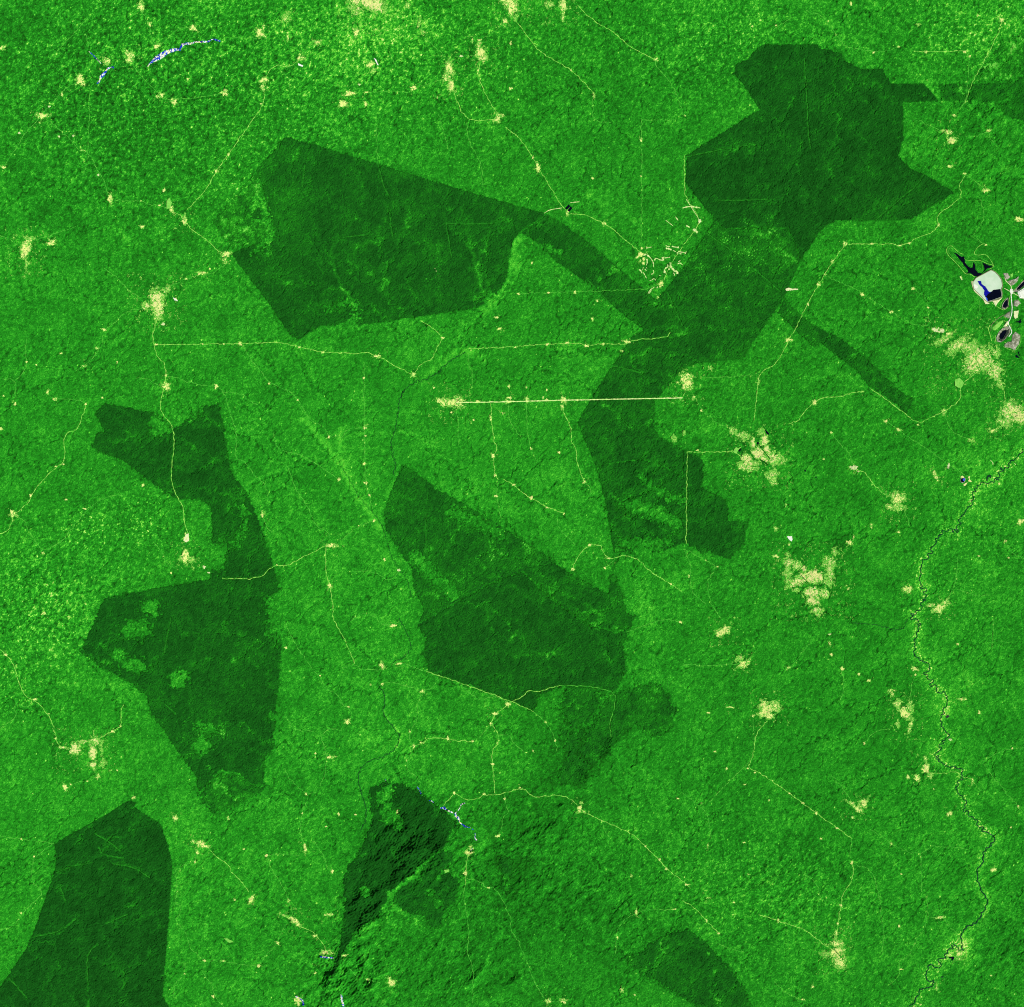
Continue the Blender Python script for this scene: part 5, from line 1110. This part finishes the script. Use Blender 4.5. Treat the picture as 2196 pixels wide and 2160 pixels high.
# tailings pond
p = ragged('M:682,665 720,617 790,578 860,541 922,508 975,535 1020,580 1060,640 1073,720 1056,762 1068,830 1062,868 970,905 876,936 830,900 755,822 692,760 680,700', 0.15, 2.0)
root = thing("tailings_dam", p, "pale grey green tailings pond with a navy pool, ringed by an earth bank", "tailings dam")
z = flat(p, 0.6, 1.0)
rings = [np.c_[grow(p, 2.6), np.full(len(p), z - 2.0)], np.c_[grow(p, 1.3), np.full(len(p), z + 0.9)], np.c_[grow(p, 0.6), np.full(len(p), z + 0.9)], np.c_[p, np.full(len(p), z - 0.2)]]
link("embankment", ngon_mesh("embankment", rings, False), M_BANK, root)
sheet_poly("tailings_beach", grow(p, -0.02), z + 0.05, M_TAIL, root)
q = ragged('M:655,660 676,655 672,700 686,762 748,826 825,905 872,945 905,962 845,968 815,905 735,830 690,790 665,720', 0.3)
sheet_poly("outer_slope", q, z + 0.3, M_PALE, root, 2.5)
q = ragged('M:690,690 735,715 748,735 722,760 692,740', 0.3)
sheet_poly("dry_crust", q, z + 0.12, M_WHITE, root, 0.3)
q = ragged('M:740,655 782,655 790,690 850,730 880,785 905,805 935,790 1000,800 960,880 878,932 850,885 822,835 835,790 800,735 765,705', 0.9)
sheet_poly("silty_pool", q, z + 0.12, M_NAVY, root, 0.3)
q = ragged('M:850,870 880,830 940,790 945,775 1050,761 1064,830 1059,866 970,902 876,932', 0.25)
sheet_poly("clear_pool", q, z + 0.17, M_BLACK, root, 0.3)
q = ragged('M:850,870 870,890 875,930 850,900', 0.5)
sheet_poly("blue_edge", q, z + 0.20, M_BLUE, root, 0.3)
# pits with benches
for (spec, k, label), p0 in zip(PITS, PIT_PTS):
    p = resample(np.vstack([p0, p0[:1]]), 1.2)[:-1]
    root = thing("mine_pit", p, label, "mine pit", "mine pits by the tailings pond")
    z = flat(grow(p, 4), 0.35, 0.7)
    rings, zz = [], z
    for a, dz in ((1.10, -0.8), (1.06, 0.25), (.97, 0), (.93, -.6), (.86, -.6), (.82, -1.3), (k + .04, -1.3), (k, -2.2), (0.05, -2.25)):
        rings.append(np.c_[inset(p, a), np.full(len(p), z + dz)])
    link("pit_benches", ngon_mesh("pit_benches", rings), M_GREY, root)
    w = inset(p, k * 0.97)
    w = w + np.c_[snoise(w[:, 0], w[:, 1], 8, 2.2) - .5, snoise(w[:, 0], w[:, 1], 9, 2.2) - .5] * 1.6
    sheet_poly("pit_dark_floor", w, z - 1.7, M_BLACK, root, 0.3)  # flat black sheet laid over the pit floor
    if 'oval' in label:
        c = ragged('M:1140,1330 1168,1305 1160,1360 1110,1430 1060,1470 1030,1465 1040,1440 1075,1445 1110,1390', 0.4)
        sheet_poly("dark_bench", c, z - 0.2, M_DARKROCK, root, 1.2)
# waste heaps
HEAPS = [('M:1085,545 1150,545 1182,598 1160,628 1118,632', M_GREY, 'grey waste heap just right of the tailings pond, northernmost of four'), ('M:1138,655 1180,640 1240,630 1300,588 1285,650 1225,708 1200,715', M_GREY, 'triangular grey waste heap pointing to the narrow slit pit'),
         ('M:1100,1520 1150,1482 1198,1500 1212,1385 1255,1345 1322,1392 1302,1500 1245,1592 1180,1560 1112,1552', M_GREY, 'large grey waste heap beside the long oval pit'), ('M:1232,920 1290,905 1325,955 1275,1003 1228,985', M_GREY, 'small square grey waste heap above the pale square yard'),
         ('M:1280,800 1371,745 1420,740 1420,890 1310,885', M_WHITE, 'whitish heap at the right edge under the narrow slit pit'), ('M:940,925 1020,905 1080,875 1060,900 1010,950 985,1000', M_PALE, 'pale strip of bare rock along the south side of the tailings pond'),
         ('M:1095,1130 1150,1080 1185,1065 1180,1150 1150,1160', M_GREY, 'grey heap west of the pale square yard'), ('M:1090,1270 1140,1200 1160,1210 1140,1270', M_PALE, 'thin pale heap at the north tip of the long oval pit')]
for spec, mt, label in HEAPS:
    p = ragged(spec, 0.5)
    z = flat(p, 0.0, 1.0)
    rings = [np.c_[inset(p, 1.04), np.full(len(p), z - 0.6)], np.c_[inset(p, .95), np.full(len(p), z + .7)], np.c_[inset(p, .80), np.full(len(p), z + .75)], np.c_[inset(p, .70), np.full(len(p), z + 1.5)], np.c_[inset(p, .3), np.full(len(p), z + 1.6)]]
    tag(link("waste_heap", ngon_mesh("waste_heap", rings), mt), label, "waste heap", "waste heaps of the mine")
YARDS = [('M:1233,1062 1300,1055 1290,1110 1288,1150 1250,1170 1235,1140', M_PALE, 'pale square mine yard east of the mine road'), ('M:1185,560 1222,545 1215,600 1190,605', M_FIELD, 'small light yard beside the northernmost waste heap'), ('M:1180,770 1215,760 1230,800 1210,830 1185,815', M_WHITE, 'pale crossroads yard in the middle of the mine')]
for spec, mt, label in YARDS:
    p = ragged(spec, 0.5)
    tag(sheet_poly("mine_yard", p, flat(p, 0.45, 1.0), mt), label, "mine yard")
p = ragged('M:940,1290 1010,1212 1082,1188 1085,1215 1050,1262 985,1325 945,1325', 0.5)
z = flat(p, 0, 1.0)
tag(link("grassed_heap", ngon_mesh("grassed_heap", [np.c_[inset(p, 1.05), np.full(len(p), z - .5)], np.c_[inset(p, .8), np.full(len(p), z + .6)], np.c_[inset(p, .5), np.full(len(p), z + .9)]]), M_FIELD), "light green grassed over heap northwest of the long oval pit", "heap")
for spec, w, mt in (('M:1190,760 1200,900 1212,1050 1192,1150 1150,1230 1185,1290 1210,1350 1165,1410', 1.6, M_WHITE), ('M:1100,750 1170,790 1270,840 1371,900', 1.0, M_PALE), ('M:1110,600 1120,650 1200,720 1195,780', 1.2, M_PALE), ('M:935,955 1050,1030 1110,1052 1160,1000 1170,880 1195,830', 0.9, M_ROAD),
                    ('M:605,525 480,405 350,285 345,212 378,200 440,255 510,318 545,322', 0.8, M_TRACK), ('M:700,600 650,562 570,556 550,530 440,395 322,290 316,200 372,165 425,205 485,268 545,290', 0.9, M_ROAD), ('M:560,340 575,370 660,372 700,375 780,372 880,422 950,432 945,470 900,490', 0.9, M_ROAD),
                    ('M:565,390 605,460 650,475 668,400 690,375 720,410 728,490 765,530 812,480 785,380', 0.8, M_TRACK), ('M:860,160 820,140 750,182 690,260 700,292 760,302 850,285 905,350 955,430 950,470', 0.9, M_ROAD), ('M:650,640 670,720 700,780 745,870 770,950 765,1040 745,1110 790,1170 850,1225 910,1240 950,1180', 0.8, M_TRACK),
                    ('M:980,1390 985,1480 998,1570', 1.0, M_ROAD), ('M:910,1250 880,1305 905,1370 930,1470', 1.1, M_ROAD), ('M:920,1330 925,1250 970,1200 1050,1140 1100,1110', 0.8, M_BANK), ('M:1330,1380 1325,1500 1270,1600 1180,1590 1090,1545', 0.9, M_FIELD), ('M:1050,1010 1060,940 1130,880', 0.9, M_FIELD), ('M:1210,790 1300,720 1371,640', 0.8, M_FIELD),
                    ('M:600,350 640,310 660,330 690,350 740,315 800,350 900,400', 0.7, M_TRACK), ('M:640,30 760,120 820,140', 0.7, M_TRACK), ('M:500,590 530,640', 1.6, M_PALE)):
    pp = smooth_wob(spec, 0.1, 1.5)
    tag(ribbon("road", pp, w, 0.45, mt, 0.2, 0.04), kind="structure")

# small waters
PONDS = [('10:1290,1161 1299,1169 1281,1191 1271,1184', M_BLACK, "north half of the split black square pond"), ('10:1302,1172 1311,1181 1292,1203 1284,1194', M_BLACK, "south half of the split black square pond"),
         ('A:815,330 840,350 888,410 880,425 850,415 825,375', M_BLACK, "long black lake at the north of the many lobed town"), ('A:672,560 690,545 708,562 700,590 680,592', M_BLACK, "small black pond inside the many lobed town"), ('A:1490,1040 1508,1028 1524,1050 1510,1066', M_BLACK, "tiny black pond east of the many lobed town, left of two"),
         ('A:1682,1152 1697,1146 1706,1165 1690,1175', M_BLACK, "tiny black pond east of the many lobed town, right of two"), ('L:990,755 1040,770 1125,762 1120,800 1085,850 1060,840 1070,805 1020,800', M_BLACK, "black hooked pond by the diamond shaped town"), ('L:1025,850 1045,848 1040,875 1028,875', M_BLACK, "speck of black water below the hooked pond"),
         ('M:1255,1198 1300,1200 1325,1170 1332,1200 1345,1210 1310,1232 1290,1212', M_BLACK, "black arrow shaped pond east of the mine road"), ('M:1252,1672 1275,1660 1308,1690 1295,1702 1262,1692', M_BLACK, "small oval black pond below the large waste heap"), ('M:1290,1620 1312,1610 1305,1640 1318,1665 1306,1672', M_BLACK, "black streak of a pond above the small oval one"),
         ('A:350,690 400,660 390,700 365,720', M_BLACK, "dark speckled pond beside the green airfield patch"), ('L:820,1235 860,1205 895,1215 870,1240', M_RIVER, "dark cut off pool south of the river coils"), ('22:1492,258 1505,245 1515,255 1500,266', M_DARKROCK, "dark brown burnt patch in the river meadow"),
         ('K:1215,640 1222,570 1245,530 1300,530 1305,600 1285,590 1270,560 1240,590 1235,640', M_RIVER, "dark hooked oxbow lake west of the river"), ('M:780,570 800,568 795,582', M_BLACK, "black speck on the tailings bank"), ('M:1245,800 1260,795 1262,815 1250,815', M_BLACK, "black speck of a pond at the mine crossroads")]
for spec, mt, label in PONDS:
    p = ragged(spec, 0.15, 0.8)
    tag(sheet_poly("pond", p, flat(p, 0.45, 1.0), mt), label, "pond", kind="structure")
p = ragged('K:718,640 725,600 750,590 800,590 802,620 790,650 770,672 735,665', 0.2)
root = thing("flooded_pit", p, "round flooded pit half black and half blue west of the river", "flooded pit")
z = flat(p, 0.5, 1.0)
link("pit_rim", ngon_mesh("pit_rim", [np.c_[grow(p, 1.3), np.full(len(p), z - 1)], np.c_[grow(p, .7), np.full(len(p), z + .15)], np.c_[p, np.full(len(p), z - .1)]], False), M_GREY, root)
sheet_poly("black_water", p, z, M_BLACK, root, .4)
sheet_poly("blue_water", ragged('K:760,600 800,592 802,620 785,645 765,640', 0.2), z + .06, M_BLUE, root, .3)
for spec, label in (('K:860,560 900,550 885,600 930,655 905,665 860,645 880,610', "pinkish pale bare ground right of the flooded pit"), ('K:765,720 800,690 850,670 840,690 800,740', "pale bare ground below the flooded pit"), ('K:715,565 745,540 780,560 785,585 740,585', "bare ground at the north rim of the flooded pit")):
    p = ragged(spec, 0.4)
    tag(sheet_poly("spoil_ground", p, flat(p, 0.4, 1.0), M_ROOF_GREY), label, "bare ground")

# light green and white open fields
FIELDS = [('21:1545,250 1570,240 1597,268 1577,300 1545,285', M_FIELD, "bright green square field by the road southwest of the straggling town"), ('A:262,715 290,650 315,640 340,655 415,620 360,680 340,710 310,752', M_FIELD, "light green airfield patch at the west of the many lobed town"), ('B:425,0 515,0 525,60 510,102 470,75 440,45', M_WHITE, "white quarry north of the widest city"),
          ('20:582,1640 600,1632 620,1638 655,1638 655,1643 610,1648 588,1650', M_PALE, "white streak of bare ground at the forest strip's east edge"), ('01:1040,1160 1055,1128 1070,1122 1072,1165 1055,1172', M_PALE, "pale triangular field north of the grey beige town"), ('00:945,1140 960,1122 975,1150 965,1180 945,1185', M_FIELD, "light green patch above a narrow northwestern village"),
          ('00:982,1688 1005,1700 1008,1708 990,1704', M_WHITE, "white bare strip east of the beige notched town"), ('11:1868,575 1885,555 1905,580 1900,605 1880,606', M_TOWN, "mottled yellow clearing by the forest's scalloped east edge, larger of two"), ('21:0,540 16,535 20,560 0,570', M_TOWN, "mottled yellow clearing by the forest's scalloped east edge, smaller of two"),
          ('02:1270,1515 1290,1515 1325,1535 1300,1540', M_FIELD, "faint light field east of the darkest forest"), ('00:1690,358 1720,372 1715,380 1690,370', M_WHITE, "white strip of bare ground by a northern road"), ('10:185,330 195,335 212,370 205,370', M_WHITE, "thin white strip beside a northern village"), ('N:1330,1190 1390,1190 1395,1210 1350,1230', M_FIELD, "light green clearing in the hill forest")]
for spec, mt, label in FIELDS:
    p = ragged(spec, 0.5)
    tag(sheet_poly("field", p, flat(p, 0.4, 1.0), mt), label, "field")

# ---- river gravel workings: pale spoil with pools of blue and black water
WORKINGS = [("long blue and white alluvial mining strip along a northern river", 'S', [(808, 452, 8), (830, 420, 14), (860, 392, 26), (900, 365, 40), (940, 340, 46), (985, 312, 40), (1030, 292, 30), (1090, 275, 26), (1140, 275, 14), (1170, 225, 22), (1205, 212, 16), (1250, 212, 20), (1300, 195, 10), (1350, 195, 16), (1440, 188, 12), (1470, 170, 8), (1500, 165, 7), (1535, 180, 14), (1560, 186, 8)]),
            ("short blue mining strip curving southwest, lower of the two short ones", 'S', [(285, 628, 9), (305, 600, 12), (320, 560, 22), (350, 530, 24), (365, 510, 14), (385, 480, 16), (410, 462, 14), (440, 455, 10), (465, 470, 4)]),
            ("thin blue mining strip slanting southeast, upper of the two short ones", 'S', [(200, 295, 7), (230, 322, 6), (265, 355, 9), (300, 392, 8), (330, 426, 9)]),
            ("blue and white mining creek along the mountain forest's northeast edge", 'N', [(1295, 490, 10), (1330, 490, 20), (1370, 515, 12), (1410, 535, 12), (1460, 555, 12), (1470, 580, 22), (1500, 610, 22), (1510, 650, 12), (1545, 680, 10), (1580, 705, 12), (1640, 715, 5), (1665, 740, 6)]),
            ("beaded white mining branch joining the blue creek from the north", 'N', [(1570, 435, 10), (1530, 450, 8), (1515, 490, 8), (1490, 525, 8), (1465, 550, 9)]),
            ("small blue pool and spoil at the north end of the mountain forest", 'N', [(1030, 255, 12), (1062, 300, 9), (1072, 325, 12)]), ("tiny white spoil dots on the mountain forest's edge", 'N', [(1170, 412, 10), (1195, 415, 8), (1220, 440, 6)]),
            ("two blue pools south of the mining creek", 'N', [(1688, 785, 7), (1682, 835, 9), (1705, 852, 13)]), ("blue pool in the town south of the mining creek", 'N', [(1640, 970, 8), (1665, 950, 11)]), ("small white spoil on the northwest of the mountain forest", 'N', [(668, 165, 7), (675, 178, 5)]),
            ("milky mining pools at the bottom edge left of centre", '12', [(0, 1835, 7), (5, 1870, 9), (12, 1895, 9)]), ("white mining pools beside the bottom edge town", '02', [(1680, 1845, 8), (1715, 1865, 8), (1720, 1890, 7)]), ("white rim of mining pools south of a mountain foot town", '02', [(1815, 1615, 6), (1850, 1622, 7), (1890, 1625, 6)])]
for wi, (label, kk, line) in enumerate(WORKINGS):
    p = np.array([P(kk, a, b) for a, b, w in line])
    wd = np.array([w for a, b, w in line]) * S(kk)
    root = thing("alluvial_mine", p, label, "alluvial mine", "gold workings along the rivers")
    T = 0.9
    x0, y0 = p.min(0) - 12; x1, y1 = p.max(0) + 12
    xs = np.arange(x0, x1, T); ys = np.arange(y0, y1, T)
    cx, cy = np.meshgrid(xs[:-1] + T / 2, ys[:-1] + T / 2)
    best = np.full(cx.shape, -9.0); depth = np.zeros(cx.shape)
    for t in range(len(p) - 1):
        (ax0, ay0), (ax1, ay1) = p[t], p[t + 1]
        dx, dy = ax1 - ax0, ay1 - ay0
        u = np.clip(((cx - ax0) * dx + (cy - ay0) * dy) / (dx * dx + dy * dy), 0, 1)
        d = np.hypot(cx - ax0 - u * dx, cy - ay0 - u * dy)
        w = wd[t] * (1 - u) + wd[t + 1] * u
        best = np.maximum(best, w * 0.62 - d)
        depth = np.maximum(depth, np.where(d < w, w, 0))
    n1 = snoise(cx, cy, 70 + wi, 2.3) + 0.5 * (snoise(cx, cy, 90 + wi, 4.5) - 0.5)
    n2 = snoise(cx, cy, 170 + wi, 2.0) + 0.7 * (snoise(cx, cy, 190 + wi, 11.0) - 0.5)
    body = best + (n1 - 0.6) * 1.8 > 0
    blue = body & (n2 > 0.52)
    black = body & ~blue & (n1 > 0.70) & (rng.random(body.shape) < np.where(depth < 4.5, 0.95, 0.35))
    mid = body & ~blue & ~black & (n2 > 0.42)
    yel = body & ~blue & ~black & ~mid & (n1 < 0.30)
    rest = body & ~blue & ~black & ~mid & ~yel
    XX, YY = np.meshgrid(xs, ys)
    for nm, msk, mt, dz in (("white_spoil", rest, M_WHITE, .55), ("yellow_spoil", yel, M_ROOF, .55), ("blue_pools", blue, M_POOL, .50), ("milky_pools", mid, M_SILT, .50), ("black_pools", black, M_BLACK, .50)):
        if msk.any():
            o = link(nm, cells_mesh(nm, msk, XX, YY, hz(XX, YY, dz), hz(XX, YY, -.3)), mt, root)
            tag(o, kind="stuff")

# ---- branching diggings in the valleys east of the blunt mining town
DIGS = [('G:480,340 560,305', 22), ('G:580,330 660,395', 40), ('G:660,395 720,480 745,560 740,640', 26), ('G:720,470 700,480', 20), ('G:775,470 780,430 830,408 890,445 960,465 1020,445', 24), ('G:960,410 985,400 1010,405', 46), ('G:1030,405 1170,385', 20), ('G:1060,80 1110,110 1170,100', 26), ('G:1220,100 1290,120 1400,130', 30), ('G:1065,155 1130,160 1210,195', 34),
        ('G:1250,210 1300,230 1330,250', 16), ('G:1350,270 1390,275', 36), ('G:1380,230 1450,250 1560,265 1610,240', 18), ('G:1410,295 1470,295', 22), ('G:1550,300 1580,280', 22), ('G:1150,530 1200,540 1170,600', 30), ('G:1175,600 1230,680 1290,740 1340,760', 40), ('G:1320,740 1370,760 1355,815', 44), ('G:1110,570 1120,640 1060,660 1025,720 1020,780', 24), ('G:1010,770 1060,770', 52),
        ('G:1130,700 1165,685', 28), ('G:740,720 755,790 690,830', 22), ('G:370,700 420,740 440,800', 26), ('G:480,640 460,720', 14), ('G:520,690 560,740', 18), ('G:470,770 520,850 560,930', 16), ('G:645,990 700,980 750,935', 20), ('G:770,940 800,980', 16), ('G:600,1330 660,1230 760,1165', 22), ('G:615,1350 690,1240', 16), ('G:830,1190 850,1150', 26), ('G:1370,560 1430,525 1500,585', 20), ('G:1390,500 1440,470', 20),
        ('G:1260,790 1290,820 1280,860', 20), ('G:890,855 940,865', 22), ('G:570,430 585,520 560,590', 26), ('G:570,655 560,660', 24), ('G:550,150 690,120', 22), ('20:0,1180 40,1170 100,1180', 7), ('20:20,1130 90,1240', 3), ('20:95,1245 100,1260', 12), ('20:60,1300 85,1320', 9), ('20:20,1280 40,1290', 6), ('10:1150,1210 1180,1190 1250,1180', 3), ('10:1300,1150 1350,1145', 3), ('10:1840,1250 1880,1280', 4), ('10:1895,1230 1910,1250', 5), ('10:530,1520 560,1590', 3), ('K:1290,240 1340,290 1340,330', 10), ('K:1750,300 1780,330', 12)]
vs, qs, nv = [], [], 0
for sp, w in DIGS:
    kk = sp.split(':')[0]
    q = resample(pts(sp), 1.2, 1)
    if len(q) < 3:
        q = resample(pts(sp), 0.6)
    d = np.gradient(q, axis=0)
    d /= np.hypot(d[:, 0], d[:, 1])[:, None] + 1e-9
    nrm = np.c_[-d[:, 1], d[:, 0]]
    ww = (w * S(kk) * 0.5 * (0.35 + 1.3 * snoise(q[:, 0], q[:, 1], 33, 2.6)))[:, None]
    a, c = q + nrm * ww, q - nrm * ww
    a = np.c_[a, hz(a[:, 0], a[:, 1], .5)]; c = np.c_[c, hz(c[:, 0], c[:, 1], .5)]
    n = len(q)
    vs += [a, c]
    t = np.arange(n - 1)
    qs.append(np.c_[nv + n + t, nv + n + t + 1, nv + t + 1, nv + t])
    nv += 2 * n
tag(link("mine_diggings", mesh_np("mine_diggings", np.vstack(vs), np.vstack(qs)), M_DIG), "pale branching strips of dug over valley ground around the blunt mining town", "diggings", kind="stuff")
